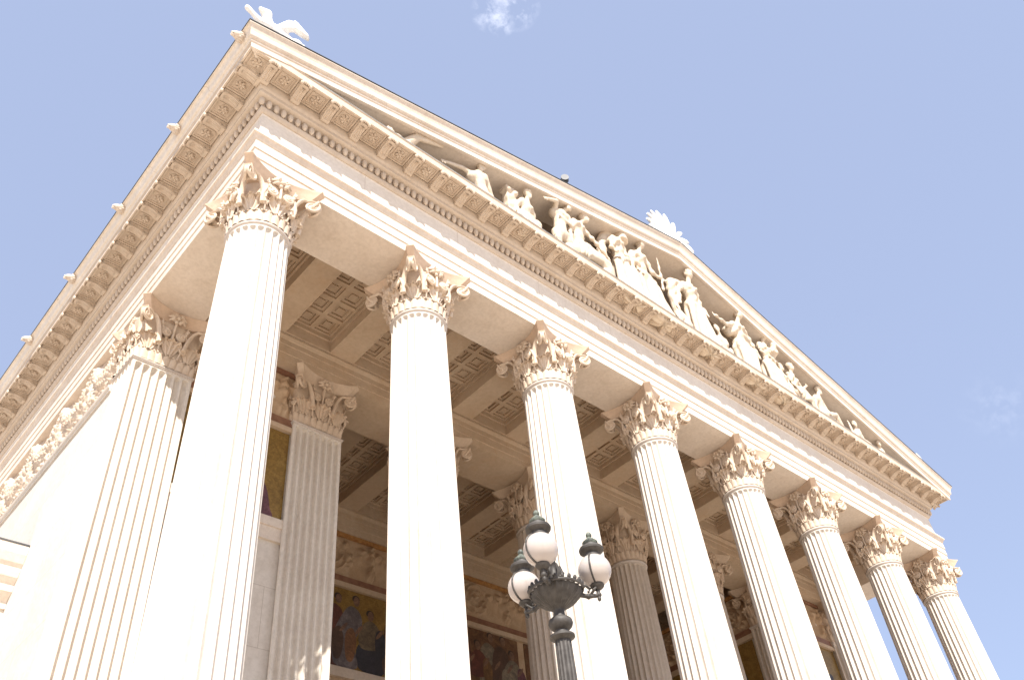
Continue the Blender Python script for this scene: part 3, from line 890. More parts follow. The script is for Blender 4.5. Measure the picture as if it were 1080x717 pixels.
# ------------------------------------------------------------------ columns
NF = 24
def shaft_r(z):
    t = (z - ZF) / (ZN - ZF)
    return 0.1805 - 0.0305 * t + 0.004 * sin(pi * t)
def build_column(zn, mat_shaft, mat_cap):
    C = empty('column', (0, 0, ZF))
    m = MB()
    z0 = ZF + 0.12
    zt = zn - 0.030
    zs = [z0, z0 + 0.02] + [z0 + 0.02 + (zt - 0.055 - z0) * k / 10 for k in range(1, 11)] + [zt - 0.020 + 0.020 * q for q in (0.3, 0.55, 0.75, 0.88, 0.96, 1.0)] + [zt + 0.004, zt + 0.010]
    per = 9
    us = range(NF * per)
    def fn(u, v):
        z = zs[v]
        a = 2 * pi * (u + 0.0) / (NF * per)
        w_ = (u % per) / per                                       # 0..1 within one flute pitch
        fw = 0.80
        x = (w_ - 0.5) / (fw / 2)
        R = shaft_r(z) * (1.0 if zn == ZN else 0.985)
        half = pi * R / NF * fw
        d = 0.0
        lim = 1.0
        top = (zt - z) / half
        if top < 1: lim = sqrt(max(0.0, 1 - (1 - max(top, 0)) ** 2))
        if abs(x) < lim:
            d = half * 1.05 * sqrt(max(0.0, lim * lim - x * x))
        return ((R - d) * cos(a), (R - d) * sin(a), z)
    m.grid(fn, us, range(len(zs)), closed_u=True)
    sh = m.build('shaft', mat_shaft, C, 42)
    R = shaft_r(zn) * (1.0 if zn == ZN else 0.985)
    m = MB().lathe([(R - 0.002, zt + 0.009), (R + 0.004, zt + 0.011), (R + 0.009, zt + 0.017), (R + 0.010, zt + 0.023), (R + 0.006, zt + 0.030), (R - 0.01, zt + 0.0315)], 64)
    m.build('neck_ring', M['neck'], C, 60)
    rb = shaft_r(z0)
    m = MB().lathe([(rb - 0.01, z0 + 0.004), (rb + 0.012, z0), (rb + 0.016, z0 - 0.012), (rb + 0.030, z0 - 0.02), (rb + 0.018, z0 - 0.045), (rb + 0.035, z0 - 0.05), (rb + 0.055, z0 - 0.065), (rb + 0.05, z0 - 0.085), (rb + 0.03, z0 - 0.09)], 64)
    m.box(-rb - 0.06, rb + 0.06, -rb - 0.06, rb + 0.06, ZF + 0.0005, ZF + 0.032)
    m.build('base', M['marble'], C, 60)
    build_capital('round', C, (0, 0), zn, mat_cap)
    return C
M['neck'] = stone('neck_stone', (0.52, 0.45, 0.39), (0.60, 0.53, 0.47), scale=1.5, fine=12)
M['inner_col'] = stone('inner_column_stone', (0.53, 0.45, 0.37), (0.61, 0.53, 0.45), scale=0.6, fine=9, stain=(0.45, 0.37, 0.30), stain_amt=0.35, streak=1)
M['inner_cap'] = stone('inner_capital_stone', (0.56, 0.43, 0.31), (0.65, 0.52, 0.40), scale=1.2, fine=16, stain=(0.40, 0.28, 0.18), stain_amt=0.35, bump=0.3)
ZN2 = 3.428
c0 = build_column(ZN, M['marble'], M['capital'])
labels = ['white fluted corner column under the gable corner with the large winged animal',
          'white fluted column between the corner column and the one behind the street lamp',
          'white fluted column standing directly behind the street lamp with three globes',
          'white fluted column, next in the front row after the one behind the street lamp',
          'white fluted front column, second beyond the one behind the street lamp',
          'white fluted column, third from the far end of the front row',
          'white fluted front column, next to last before the far end of the row',
          'white fluted column at the far end of the row, its capital against sky']
for i in range(8):
    o = c0 if i == 0 else copy_tree(c0)
    o.location = Vector((i, 0, ZF)) * S
    tag(o, labels[i], 'column', 'fluted columns along the front of the portico', 'thing')
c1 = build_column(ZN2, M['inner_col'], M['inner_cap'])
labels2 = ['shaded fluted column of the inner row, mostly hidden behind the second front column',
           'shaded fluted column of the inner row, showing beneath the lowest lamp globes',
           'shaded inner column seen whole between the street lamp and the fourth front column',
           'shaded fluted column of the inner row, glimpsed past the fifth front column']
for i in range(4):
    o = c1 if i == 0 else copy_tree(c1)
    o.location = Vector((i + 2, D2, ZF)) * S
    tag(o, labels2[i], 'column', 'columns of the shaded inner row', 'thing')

# ------------------------------------------------------------------ walls, pilasters, mosaics
def pilaster(x, mat_s, mat_c, left_flutes=True):
    """fluted wall end, 7 flutes wide; x = its axis"""
    m = MB()
    hw, yf, yb = 0.170, D2 - 0.122, D2 + 0.122
    z0, zt = ZF, ZN2 - 0.026
    nfl = 7; per = 10; fw = 0.80
    zs = [z0, z0 + 0.08, z0 + 1.0, z0 + 2.0, zt - 0.03] + [zt - 0.019 + 0.019 * q for q in (0.0, 0.3, 0.55, 0.75, 0.88, 0.96, 1.0)] + [zt + 0.006, zt + 0.012]
    def face(P0, P1, nrm, nfl):
        P0 = Vector((*P0, 0)); P1 = Vector((*P1, 0)); nn = Vector((*nrm, 0))
        Lw = (P1 - P0).length; mar = 0.012
        pitch = (Lw - 2 * mar) / nfl
        half = pitch / 2 * fw
        ups = [0.0] + [mar + pitch * (k + q / per) for k in range(nfl) for q in range(per)] + [Lw - mar, Lw]
        def fn(i, j):
            u = ups[i]; z = zs[j]
            d = 0.0
            if mar < u < Lw - mar:
                x_ = (((u - mar) / pitch) % 1.0 - 0.5) * pitch / half
                lim = 1.0
                tp = (zt - z) / half
                if tp < 1: lim = sqrt(max(0.0, 1 - (1 - max(tp, 0)) ** 2))
                if z < z0 + 0.06: lim = 0
                if abs(x_) < lim: d = half * 1.45 * sqrt(max(0.0, lim * lim - x_ * x_))
            p = P0 + (P1 - P0) * (u / Lw) - nn * d
            return (p.x, p.y, z)
        m.grid(fn, range(len(ups)), range(len(zs)))
    face((x - hw, yf), (x + hw, yf), (0, -1), nfl)
    face((x - hw, yb), (x - hw, yf), (-1, 0), 5)
    face((x + hw, yf), (x + hw, yb), (1, 0), 5)
    face((x + hw, yb), (x - hw, yb), (0, 1), nfl)
    pl = m.build('pilaster', mat_s, PO, 42)
    # neck ring
    m = MB()
    for (e_, a, b) in ((0.006, zt + 0.011, zt + 0.019), (0.010, zt + 0.019, zt + 0.0255)):
        m.box(x - hw - e_, x + hw + e_, yf - e_, yb + e_, a, b)
    m.build('neck_ring', M['neck'], pl)
    cap = build_capital('square', pl, (x, D2), ZN2, mat_c)
    return pl
pilaster(0.03, M['pilaster'], M['capital'])
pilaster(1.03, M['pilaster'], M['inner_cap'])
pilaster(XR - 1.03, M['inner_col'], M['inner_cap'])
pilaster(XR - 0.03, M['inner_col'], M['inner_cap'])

XO = -0.140     # outer face of the left flank wall
# flank walls behind the corner pilasters
for side in (0, 1):
    sx = (lambda x: x) if side == 0 else (lambda x: XR - x)
    a, b = sorted((sx(XO), sx(0.16)))
    fl = MB().box(a, b, D2 + 0.1225, YB - 0.02, ZF, ZN2 - 0.085).box(*sorted((sx(XO + 0.075), sx(0.16))), D2 + 0.1225, YB - 0.02, ZN2 - 0.085, ZA - 0.001).build('flank_wall', M['wall'], PO)
    if side == 0:
        MB().box(XO + 0.030, 0.10, D2 + 0.06, D2 + 0.1222, ZN2 - 0.03, ZA - 0.002).box(XO + 0.004, 0.05, D2 + 0.1226, D2 + 0.14, ZN2 - 0.0845, ZA - 0.002).build('block', M['capital'], fl)
        # moulding below the garlands, and the garlands
        m = MB()
        m.sweep([(0.0, -0.085), (0.010, -0.085), (0.012, -0.070), (0.020, -0.064), (0.024, -0.050), (0.012, -0.044), (0.0, -0.040)], lambda i, t: [(XO - t, YB - 0.03), (XO - t, D2 + 0.125)][i], 2)
        for v in range(len(m.v)): m.v[v] = (m.v[v][0], m.v[v][1], m.v[v][2] + ZN2)
        m.add(list(m.v[7:14]), [tuple(range(7))])
        m.build('string_course', M['wall'], fl)
        relief('garland_frieze', M['capital'], fl, lambda u, v, h: (XO + 0.012 - h, u, v), D2 + 0.124, 5.6, ZN2 - 0.044, ZA - 0.002, lambda U, v, L: garland_relief(U, v, L, off=0.385, amp=0.05), 0.009)
# cross walls between corner pilaster and inner pilaster
def mosaic_figures(parent, T, figs):
    pass
BLOB_N = [0]
def blob(m, T, pts, d):
    """flat silhouette panel of an outline (u, z), d thick off the wall; corners are rounded"""
    BLOB_N[0] += 1
    d = d + 0.00006 * (BLOB_N[0] % 16)
    P0 = pts; pts = []
    k0 = len(P0)
    for i in range(k0):
        a, b, c, e = P0[i - 1], P0[i], P0[(i + 1) % k0], P0[(i + 2) % k0]
        for q in range(5):
            t = q / 5
            f_ = [0.5 * (2 * b[h] + (c[h] - a[h]) * t + (2 * a[h] - 5 * b[h] + 4 * c[h] - e[h]) * t * t + (3 * b[h] - a[h] - 3 * c[h] + e[h]) * t ** 3) for h in (0, 1)]
            pts.append((f_[0], f_[1]))
    n = len(pts)
    V = [T(u, z, d - 0.00003) for u, z in pts] + [T(u, z, d) for u, z in pts]
    m.add(V, [tuple(range(n - 1, -1, -1)), tuple(range(n, 2 * n))] + [(i, (i + 1) % n, (i + 1) % n + n, i + n) for i in range(n)])
def ell(cx, cz, a, b, n=14, rot=0.0):
    return [(cx + a * cos(2 * pi * k / n) * cos(rot) - b * sin(2 * pi * k / n) * sin(rot), cz + a * cos(2 * pi * k / n) * sin(rot) + b * sin(2 * pi * k / n) * cos(rot)) for k in range(n)]
YC = 1.10
for (xa, xb) in ((0.19, 0.871), (XR - 0.871, XR - 0.19)):
    cw = MB().box(xa, xb, YC, YC + 0.2, ZF, ZA - 0.002).build('cross_wall', M['wall'], PO)
    MB().box(xa + 0.002, xb - 0.002, YC - 0.020, YC + 0.01, ZA - 0.035, ZA - 0.003).build('top_moulding', M['redbrown'], cw)
    MB().box(xa + 0.002, xb - 0.002, YC - 0.020, YC + 0.01, 3.378, 3.440).build('brown_moulding', M['redbrown'], cw)
    MB().box(xa + 0.002, xb - 0.002, YC - 0.030, YC + 0.01, 3.345, 3.378).build('fillet', M['soffit'], cw)
    MB().box(xa + 0.002, xb - 0.002, YC - 0.028, YC + 0.01, 2.68, 2.735).box(xa + 0.002, xb - 0.002, YC - 0.018, YC + 0.01, 2.60, 2.68).build('ledge', M['entab'], cw)
    relief('relief_frieze', M['relief'], cw, lambda u, v, h: (u, YC - 0.002 - h, v), xa + 0.002, xb - 0.002, 3.442, ZA - 0.036, lambda U, v, L: scroll_relief(U, v, L, seed=11, amp=0.05))
    mp = MB().box(xa + 0.012, xb - 0.012, YC - 0.006, YC + 0.005, 2.74, 3.340).build('mosaic_panel', M['gold'], PO)
    T = lambda u, z, d: (u, YC - 0.0065 - d, z)
    xo = xa - 0.19
    m = MB(); blob(m, T, [(xo + 0.60, 2.745), (xo + 0.585, 2.85), (xo + 0.60, 2.93), (xo + 0.66, 2.97), (xo + 0.72, 2.96), (xo + 0.755, 2.90), (xo + 0.78, 2.80), (xo + 0.79, 2.745)], 0.002); m.build('mosaic_figure', MF['purple'], mp)
    m = MB(); blob(m, T, ell(xo + 0.655, 3.02, 0.030, 0.040), 0.002); blob(m, T, [(xo + 0.63, 2.95), (xo + 0.70, 2.94), (xo + 0.68, 3.0), (xo + 0.64, 3.0)], 0.0015); m.build('mosaic_figure', MF['skin'], mp)
    m = MB(); blob(m, T, ell(xo + 0.655, 3.055, 0.036, 0.026), 0.0026); m.build('mosaic_figure', MF['hair'], mp)
    m = MB(); blob(m, T, [(xo + 0.30, 2.745), (xo + 0.27, 2.95), (xo + 0.31, 3.05), (xo + 0.39, 3.06), (xo + 0.44, 2.95), (xo + 0.47, 2.745)], 0.002); m.build('mosaic_figure', MF['green'], mp)
    m = MB(); blob(m, T, ell(xo + 0.35, 3.12, 0.032, 0.042), 0.002); m.build('mosaic_figure', MF['skin'], mp)
# recess side walls (behind the inner pilasters) and back wall
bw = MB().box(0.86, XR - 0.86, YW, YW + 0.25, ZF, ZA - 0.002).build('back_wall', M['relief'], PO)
YWf = YW
def wall_bands(parent, T, u0, u1, seed):
    def bx_(a, b, d0, d1, z0, z1, nm, mt):
        m = MB()
        P = [T(a, z0, d0), T(b, z0, d0), T(b, z0, d1), T(a, z0, d1), T(a, z1, d0), T(b, z1, d0), T(b, z1, d1), T(a, z1, d1)]
        m.add(P, [(0, 1, 2, 3), (4, 7, 6, 5), (0, 4, 5, 1), (1, 5, 6, 2), (2, 6, 7, 3), (3, 7, 4, 0)])
        fix_normals(m.build(nm, mt, parent))
    bx_(u0, u1, -0.005, 0.022, ZA - 0.036, ZA - 0.003, 'gilded_moulding', M['bronze'])
    bx_(u0, u1, -0.005, 0.020, 3.385, 3.440, 'brown_moulding', M['redbrown'])
    bx_(u0, u1, -0.005, 0.030, 3.345, 3.385, 'fillet', M['soffit'])
    bx_(u0, u1, -0.005, 0.028, 2.655, 2.725, 'ledge', M['entab'])
    relief('relief_frieze', M['relief'], parent, lambda u, v, h: T(u, v, 0.002 + h), u0, u1, 3.442, ZA - 0.038, lambda U, v, L: scroll_relief(U, v, L, cell=0.36, seed=seed, amp=0.066), 0.009)
TB = lambda u, z, d: (u, YW - d, z)
wall_bands(bw, TB, 1.16, XR - 1.16, 21)
for side in (0, 1):
    x0, x1 = (0.90, 1.16) if side == 0 else (XR - 1.16, XR - 0.90)
    rw = MB().box(x0, x1, D2 + 0.123, YW - 0.001, ZF, ZA - 0.002).build('recess_wall', M['wall'], PO)
    if side == 1:
        TR = lambda u, z, d: (XR - 1.16 - d, u, z)
        wall_bands(rw, TR, D2 + 0.13, YW - 0.04, 31)
        mp = MB().box(XR - 1.166, XR - 1.155, D2 + 0.16, YW - 0.06, 2.73, 3.34).build('mosaic_panel', M['gold'], PO)
        T = lambda u, z, d: (XR - 1.1665 - d, u, z)
        m = MB(); blob(m, T, [(1.50, 2.74), (1.49, 3.02), (1.54, 3.16), (1.60, 3.20), (1.68, 3.16), (1.72, 3.0), (1.74, 2.74)], 0.002); m.build('mosaic_figure', MF['blue'], mp)
        m = MB(); blob(m, T, ell(1.61, 3.235, 0.034, 0.045), 0.002); m.build('mosaic_figure', MF['hair'], mp)
# mosaic panels of the back wall, one per bay
pan = [(1.20, 1.96), (2.04, 2.96), (3.04, 3.96), (4.04, 4.96), (5.04, 5.80)]
def shape(mp, col, pts, d=0.002):
    m = MB(); blob(m, lambda u, z, dd: (u, YW - 0.0085 - dd, z), pts, d); m.build('mosaic_figure', MF[col], mp)
def robed(mp, x, z, s, c1, c2, lean=0.0, seated=False, flip=1):
    f = flip
    if not seated:
        shape(mp, c1, [(x - 0.10 * s, z), (x - 0.115 * s, z + 0.22 * s), (x - 0.09 * s + lean, z + 0.40 * s), (x - 0.02 + lean, z + 0.475 * s), (x + 0.06 * s + lean, z + 0.44 * s), (x + 0.085 * s + lean, z + 0.34 * s), (x + 0.07 * s, z + 0.18 * s), (x + 0.10 * s, z)])
        shape(mp, c2, [(x + 0.0 * s, z + 0.06 * s), (x - 0.01 * s, z + 0.24 * s), (x + 0.05 * s * f, z + 0.30 * s), (x + 0.09 * s * f, z + 0.20 * s), (x + 0.06 * s * f, z + 0.05 * s)], 0.003)
    else:
        shape(mp, c1, [(x - 0.09 * s, z), (x - 0.12 * s, z + 0.14 * s), (x - 0.05 * s, z + 0.22 * s), (x + 0.09 * s, z + 0.20 * s), (x + 0.13 * s, z + 0.12 * s), (x + 0.11 * s, z - 0.01)], 0.002)
        shape(mp, c2, [(x - 0.08 * s, z + 0.16 * s), (x - 0.10 * s, z + 0.28 * s), (x - 0.03 * s, z + 0.38 * s), (x + 0.05 * s, z + 0.37 * s), (x + 0.10 * s, z + 0.28 * s), (x + 0.08 * s, z + 0.18 * s)], 0.003)
        shape(mp, c1, [(x + 0.05 * s, z + 0.16 * s), (x + 0.05 * s, z + 0.30 * s), (x + 0.10 * s, z + 0.33 * s), (x + 0.145 * s, z + 0.24 * s), (x + 0.12 * s, z + 0.12 * s)], 0.004)
    hx, hz = (x + lean + 0.03 * s * f, z + 0.525 * s) if not seated else (x, z + 0.425 * s)
    shape(mp, 'skin', ell(hx, hz, 0.028 * s, 0.040 * s), 0.003)
    shape(mp, 'hair', ell(hx - 0.006 * f, hz + 0.018 * s, 0.034 * s, 0.030 * s), 0.0024)
    shape(mp, 'skin', ell(x + lean * 0.5 + 0.085 * s * f, z + 0.30 * s, 0.055 * s, 0.014 * s, 10, 0.9 * f), 0.004)
PM = []
for k, (a, b) in enumerate(pan):
    PM.append(MB().box(a, b, YW - 0.008, YW + 0.004, 2.73, 3.34).build('mosaic_panel', M['gold'] if k in (1, 4) else M['darkmos'], PO))
robed(PM[1], 2.22, 2.75, 0.98, 'lilac', 'orange', 0.05)
robed(PM[1], 2.43, 2.75, 1.0, 'blue', 'beige', 0, True)
robed(PM[1], 2.11, 2.75, 0.95, 'red', 'brown', 0)
robed(PM[1], 2.66, 2.75, 0.98, 'brown', 'pale', 0)
robed(PM[1], 2.84, 2.75, 0.98, 'purple', 'beige', 0, True)
for (x, c1_, c2_, st) in ((3.14, 'beige', 'red', 0), (3.34, 'red', 'ochre', 0), (3.50, 'ochre', 'red', 1), (3.62, 'pale', 'brown', 0), (3.76, 'brown', 'pale', 0), (3.88, 'purple', 'pale', 1)):
    robed(PM[2], x, 2.76 + 0.03 * (x * 7 % 1), 1.0, c1_, c2_, 0, bool(st))
for (x, c1_, c2_, st) in ((1.32, 'brown', 'red', 0), (1.55, 'blue', 'pale', 1), (1.8, 'purple', 'beige', 0)): robed(PM[0], x, 2.75, 1.0, c1_, c2_, 0, bool(st))
for (x, c1_, c2_, st) in ((4.2, 'brown', 'red', 0), (4.45, 'green', 'pale', 1), (4.7, 'lilac', 'beige', 0), (4.86, 'red', 'ochre', 0)): robed(PM[3], x, 2.75, 1.0, c1_, c2_, 0, bool(st))

# ------------------------------------------------------------------ lower side wing seen past the flank wall
WG = empty('side_wing', (-1.5, 2.6, ZG))
tag(WG, 'lower stone wing with a moulded cornice, set back beside the smooth flank wall', 'building', kind='thing')
MB().box(-4.0, XO - 0.001, 2.13, 4.2, ZG, 2.60).build('wall', M['wall'], WG)
def wpath(i, t): return [(-4.2, 2.13 - t), (XO - 0.0015, 2.13 - t)][i]
m = MB().sweep([(0, 2.40), (0.012, 2.40), (0.012, 2.44), (0.03, 2.46), (0.05, 2.48), (0.05, 2.52), (0.075, 2.55), (0.085, 2.58), (0.085, 2.60), (0.10, 2.62), (0.118, 2.665), (0.122, 2.70), (0.122, 2.715), (-0.4, 2.74), (-0.4, 2.40)], wpath, 2, closed_prof=True)
fix_normals(m.build('cornice', M['frieze'], WG))
m = MB().sweep([(0.126, 2.7155), (0.126, 2.724), (-0.4, 2.75), (-0.4, 2.7405)], wpath, 2, closed_prof=True)
fix_normals(m.build('roof', M['roofm'], WG))
m = MB()
for k in range(3):
    m.box(-0.50 - 0.9 * k, -0.22 - 0.9 * k, 2.1285, 2.1299, 1.2, 2.25)
m.build('window', M['roofm'], WG)

# ------------------------------------------------------------------ statues in the gable
BZ = 4.535
YS = -0.298
def remesh(name, m, mat, parent=None, voxel=0.0075, folds=None, smooth_it=2):
    o = m.build(name, mat, None)
    md = o.modifiers.new('r', 'REMESH'); md.mode = 'VOXEL'; md.voxel_size = voxel * S
    md.use_smooth_shade = True
    ms = o.modifiers.new('s', 'SMOOTH'); ms.factor = 0.5; ms.iterations = smooth_it
    dg = bpy.context.evaluated_depsgraph_get()
    me = bpy.data.meshes.new_from_object(o.evaluated_get(dg))
    o.modifiers.clear()
    old = o.data
    o.data = me; me.name = name
    bpy.data.meshes.remove(old)
    if not me.materials: me.materials.append(mat)
    if folds:
        n = len(me.vertices)
        co = np.empty(n * 3); me.vertices.foreach_get('co', co); co = co.reshape(-1, 3)
        no = np.empty(n * 3); me.vertex_normals.foreach_get('vector', no); no = no.reshape(-1, 3)
        d = folds(co / S)
        co = co + no * (d * S)[:, None]
        me.vertices.foreach_set('co', co.ravel())
        me.update()
    me.polygons.foreach_set('use_smooth', [True] * len(me.polygons))
    return o

def fold_fn(cx, cy, waist, amp=0.009, seed=0, low=None, lean=(0, 0)):
    r = np.random.default_rng(seed)
    ph = r.uniform(0, 6.28, 4)
    def f(c):
        z = c[:, 2]
        th = np.arctan2(c[:, 1] - cy, c[:, 0] - cx)
        tw = (waist - z)
        a = np.sin(9 * th + 3.0 * tw + ph[0]) + 0.7 * np.sin(14 * th - 4.0 * tw + ph[1]) + 0.5 * np.sin(5 * th + 9 * tw + ph[2])
        wgt = np.clip((waist - z) / 0.06, 0, 1)
        b = np.sin(70 * (z - 0.6 * (c[:, 0] - cx)) + 2 * np.sin(25 * c[:, 0]) + ph[3])          # slanting folds over the chest
        up = np.clip((z - waist) / 0.05, 0, 1) * np.clip((waist + 0.24 - z) / 0.05, 0, 1)
        return amp * 0.6 * a * wgt + amp * 0.30 * b * up
    return f

def limb(m, pts, radii):
    """tapered limb, resampled so that the surface stays round"""
    P = []; R_ = []
    for i in range(len(pts) - 1):
        a, b = Vector(pts[i]), Vector(pts[i + 1])
        for q in range(4):
            t = q / 4
            P.append(a.lerp(b, t)); R_.append(radii[i] * (1 - t) + radii[i + 1] * t)
    P.append(Vector(pts[-1])); R_.append(radii[-1])
    m.tube(P, R_, 10)
    for p, r in zip(pts, radii): m.ball(p, r, 10, 8)
def hand(m, w_, d, s):
    """little hand: palm, four fingers and a thumb along direction d"""
    w_ = Vector(w_); d = Vector(d).normalized()
    side = d.cross(Vector((0, 1, 0)))
    if side.length < 0.1: side = d.cross(Vector((1, 0, 0)))
    side.normalize()
    m.ball(w_ + d * 0.018 * s, (0.015 * s, 0.012 * s, 0.015 * s), 8, 6)
    for k in range(4):
        o_ = side * ((k - 1.5) * 0.008 * s)
        m.tube([w_ + d * 0.024 * s + o_, w_ + d * (0.042 + 0.004 * (k in (1, 2))) * s + o_ * 1.2, w_ + d * 0.055 * s + o_ * 1.2 - Vector((0, 0, 0.006 * s))], 0.0052 * s, 6)
    m.tube([w_ + d * 0.010 * s + side * 0.012 * s, w_ + d * 0.030 * s + side * 0.026 * s], 0.006 * s, 6)
def head_(m, H, s, face=(0, -1), hair='bun', beard=False):
    """head with face, nose, brow, ears and hair; H = centre"""
    H = Vector(H); f = Vector((face[0], face[1], -0.1)).normalized(); sd = Vector((-f.y, f.x, 0)).normalized()
    m.ball(H, (0.036 * s, 0.038 * s, 0.046 * s), 14, 10)
    m.ball(H + f * 0.012 * s - Vector((0, 0, 0.020 * s)), (0.027 * s, 0.029 * s, 0.032 * s), 12, 8)
    m.tube([H + f * 0.036 * s + Vector((0, 0, 0.012 * s)), H + f * 0.047 * s - Vector((0, 0, 0.006 * s))], [0.006 * s, 0.009 * s], 6)
    m.ball(H + f * 0.038 * s - Vector((0, 0, 0.022 * s)), (0.013 * s, 0.008 * s, 0.006 * s), 8, 6)
    for q in (-1, 1):
        m.ball(H + sd * (q * 0.037 * s), (0.007 * s, 0.010 * s, 0.013 * s), 6, 5)
        m.ball(H + f * 0.032 * s + sd * (q * 0.015 * s) + Vector((0, 0, 0.013 * s)), (0.012 * s, 0.008 * s, 0.006 * s), 6, 5)
    if hair in ('bun', 'short', 'curls'):
        m.ball(H - f * 0.010 * s + Vector((0, 0, 0.016 * s)), (0.042 * s, 0.043 * s, 0.042 * s), 14, 10)
        for k in range(9):
            a = 2 * pi * k / 9
            m.ball(H + Vector((0.036 * s * cos(a), 0.036 * s * sin(a), 0.028 * s)) - f * 0.006 * s, 0.013 * s, 6, 5)
    if hair == 'bun': m.ball(H - f * 0.048 * s + Vector((0, 0, 0.014 * s)), 0.020 * s, 8, 6)
    if hair == 'veil':
        m.ball(H - f * 0.012 * s + Vector((0, 0, 0.008 * s)), (0.050 * s, 0.050 * s, 0.055 * s), 14, 10)
        m.tube([H - f * 0.02 * s, H - f * 0.02 * s - Vector((0, 0, 0.11 * s))], [0.045 * s, 0.06 * s], 12)
    if hair == 'helmet':
        m.ball(H - f * 0.006 * s + Vector((0, 0, 0.018 * s)), (0.045 * s, 0.047 * s, 0.044 * s), 14, 10)
        pts = [H + f * 0.045 * s + Vector((0, 0, 0.060 * s)), H + Vector((0, 0, 0.080 * s)), H - f * 0.05 * s + Vector((0, 0, 0.055 * s)), H - f * 0.068 * s + Vector((0, 0, 0.0))]
        m.tube(pts, [0.010 * s, 0.016 * s, 0.016 * s, 0.010 * s], 8)
    if beard:
        m.ball(H + f * 0.030 * s - Vector((0, 0, 0.044 * s)), (0.020 * s, 0.020 * s, 0.026 * s), 8, 6)

def statue(label, H, chest, hip, s=1.0, feet=None, arms=(), legs=(), robe=None, hair='bun', beard=False, face=(0.0, -1.0), sh=0.066, seed=0, extra=None, bare=False, amp=0.013, hands=True, group='marble figures in the gable'):
    """one figure of stone: head, torso, arms [(elbow, wrist)], legs [(knee, ankle)] or a robe [(x, y, z, r), ...]"""
    m = MB()
    if robe: robe = [(x, y, z, r * 0.78) for x, y, z, r in robe]
    H, chest, hip = Vector(H), Vector(chest), Vector(hip)
    hs = s * 0.88; s = s * 0.84
    H.y -= 0.042; chest.y -= 0.012
    ax = (chest - hip).normalized()
    nk = chest + (H - chest) * 0.55
    lat = Vector((1, 0, 0)) - ax * ax.x
    lat = (lat + Vector((0, 0.25 * face[0], 0))).normalized()
    head_(m, H, hs, face, hair, beard)
    limb(m, [chest + (H - chest) * 0.30, H - (H - chest) * 0.12], [0.026 * s, 0.022 * s])
    top = chest + (H - chest) * 0.22
    L_, R_ = top - lat * sh * s, top + lat * sh * s
    limb(m, [L_, top, R_], [0.032 * s, 0.040 * s, 0.032 * s])
    limb(m, [top, chest, (chest + hip) / 2, hip], [0.050 * s, 0.064 * s, 0.055 * s, 0.062 * s])
    limb(m, [chest - lat * 0.045 * s, chest + lat * 0.045 * s], [0.054 * s, 0.054 * s])
    limb(m, [hip - lat * 0.035 * s, hip + lat * 0.035 * s], [0.055 * s, 0.055 * s])
    if not bare:
        for q in (-1, 1): m.ball(chest + lat * (q * 0.032 * s) + Vector((0, -0.048 * s, -0.006 * s)), 0.027 * s, 8, 6)
    for i, a in enumerate(arms):
        if a is None: continue
        shd = L_ if i == 0 else R_
        el, wr = Vector(a[0]), Vector(a[1])
        limb(m, [shd, el, wr], [0.029 * s, 0.022 * s, 0.015 * s])
        if hands: hand(m, wr, wr - el, s)
    for i, a in enumerate(legs):
        hp = hip + lat * ((-0.035 if i == 0 else 0.035) * s)
        kn, an = Vector(a[0]), Vector(a[1])
        limb(m, [hp, kn, an], [0.052 * s, 0.036 * s, 0.020 * s])
        fd = Vector(a[2]) if len(a) > 2 else Vector((0, -1, -0.1))
        limb(m, [an, an + fd.normalized() * 0.055 * s], [0.020 * s, 0.013 * s])
    if robe:
        for q in (-0.5, 0.5): limb(m, [(x + q * r * 0.9, y, z) for x, y, z, r in robe], [r for x, y, z, r in robe])
    if extra: extra(m)
    m.v = [(x, YS + (y - YS) * 0.84, z) for x, y, z in m.v]
    m.v = [(x, y if z > 4.95 else max(y, -0.345 - 0.15 * max(0, y + 0.345)) if y > -0.345 else -0.345 + (y + 0.345) * 0.2, z) for x, y, z in m.v]
    cx, cy = (robe[-1][0], robe[-1][1]) if robe else (hip.x, hip.y)
    o = remesh('statue', m, M['statue'], None, 0.0070 * max(0.85, s), fold_fn(cx, cy, hip.z + 0.02, amp if not bare else 0.0015, seed))
    tag(o, label, 'statue', group, 'thing')
    return o

Y = YS
# reclining figure at the narrow left end: only a raised leg shows
statue('marble leg of a figure lying in the narrow gable end by the winged animal', (0.56, Y + 0.02, 4.60), (0.62, Y, 4.58), (0.70, Y, 4.60), 1.0, legs=[((0.775, Y - 0.04, 4.735), (0.925, Y - 0.04, 4.79), (1, 0, .35)), ((0.82, Y, 4.60), (0.94, Y, 4.59))], bare=True, seed=1, hair='short')
statue('marble figure leaning on one long outstretched arm, between the lying leg and the stone pillar', (1.305, Y, 4.885), (1.275, Y, 4.755), (1.33, Y, 4.60), 1.05, arms=[((1.15, Y - 0.01, 4.765), (1.02, Y - 0.01, 4.715)), ((1.40, Y, 4.68), (1.44, Y, 4.58))], legs=[((1.50, Y, 4.60), (1.66, Y, 4.57)), ((1.47, Y + 0.03, 4.60), (1.63, Y + 0.03, 4.57))], bare=True, hair='short', face=(-0.5, -0.85), seed=2)
def stele(m):
    m.box(1.545, 1.635, Y - 0.02, Y + 0.05, 4.55, 4.87); m.box(1.535, 1.645, Y - 0.03, Y + 0.06, 4.86, 4.90); m.ball((1.56, Y - 0.02, 4.86), 0.025); m.ball((1.62, Y - 0.02, 4.86), 0.025)
    m.ball((1.79, Y - 0.02, 4.64), 0.045); m.ball((1.84, Y - 0.03, 4.60), 0.03)
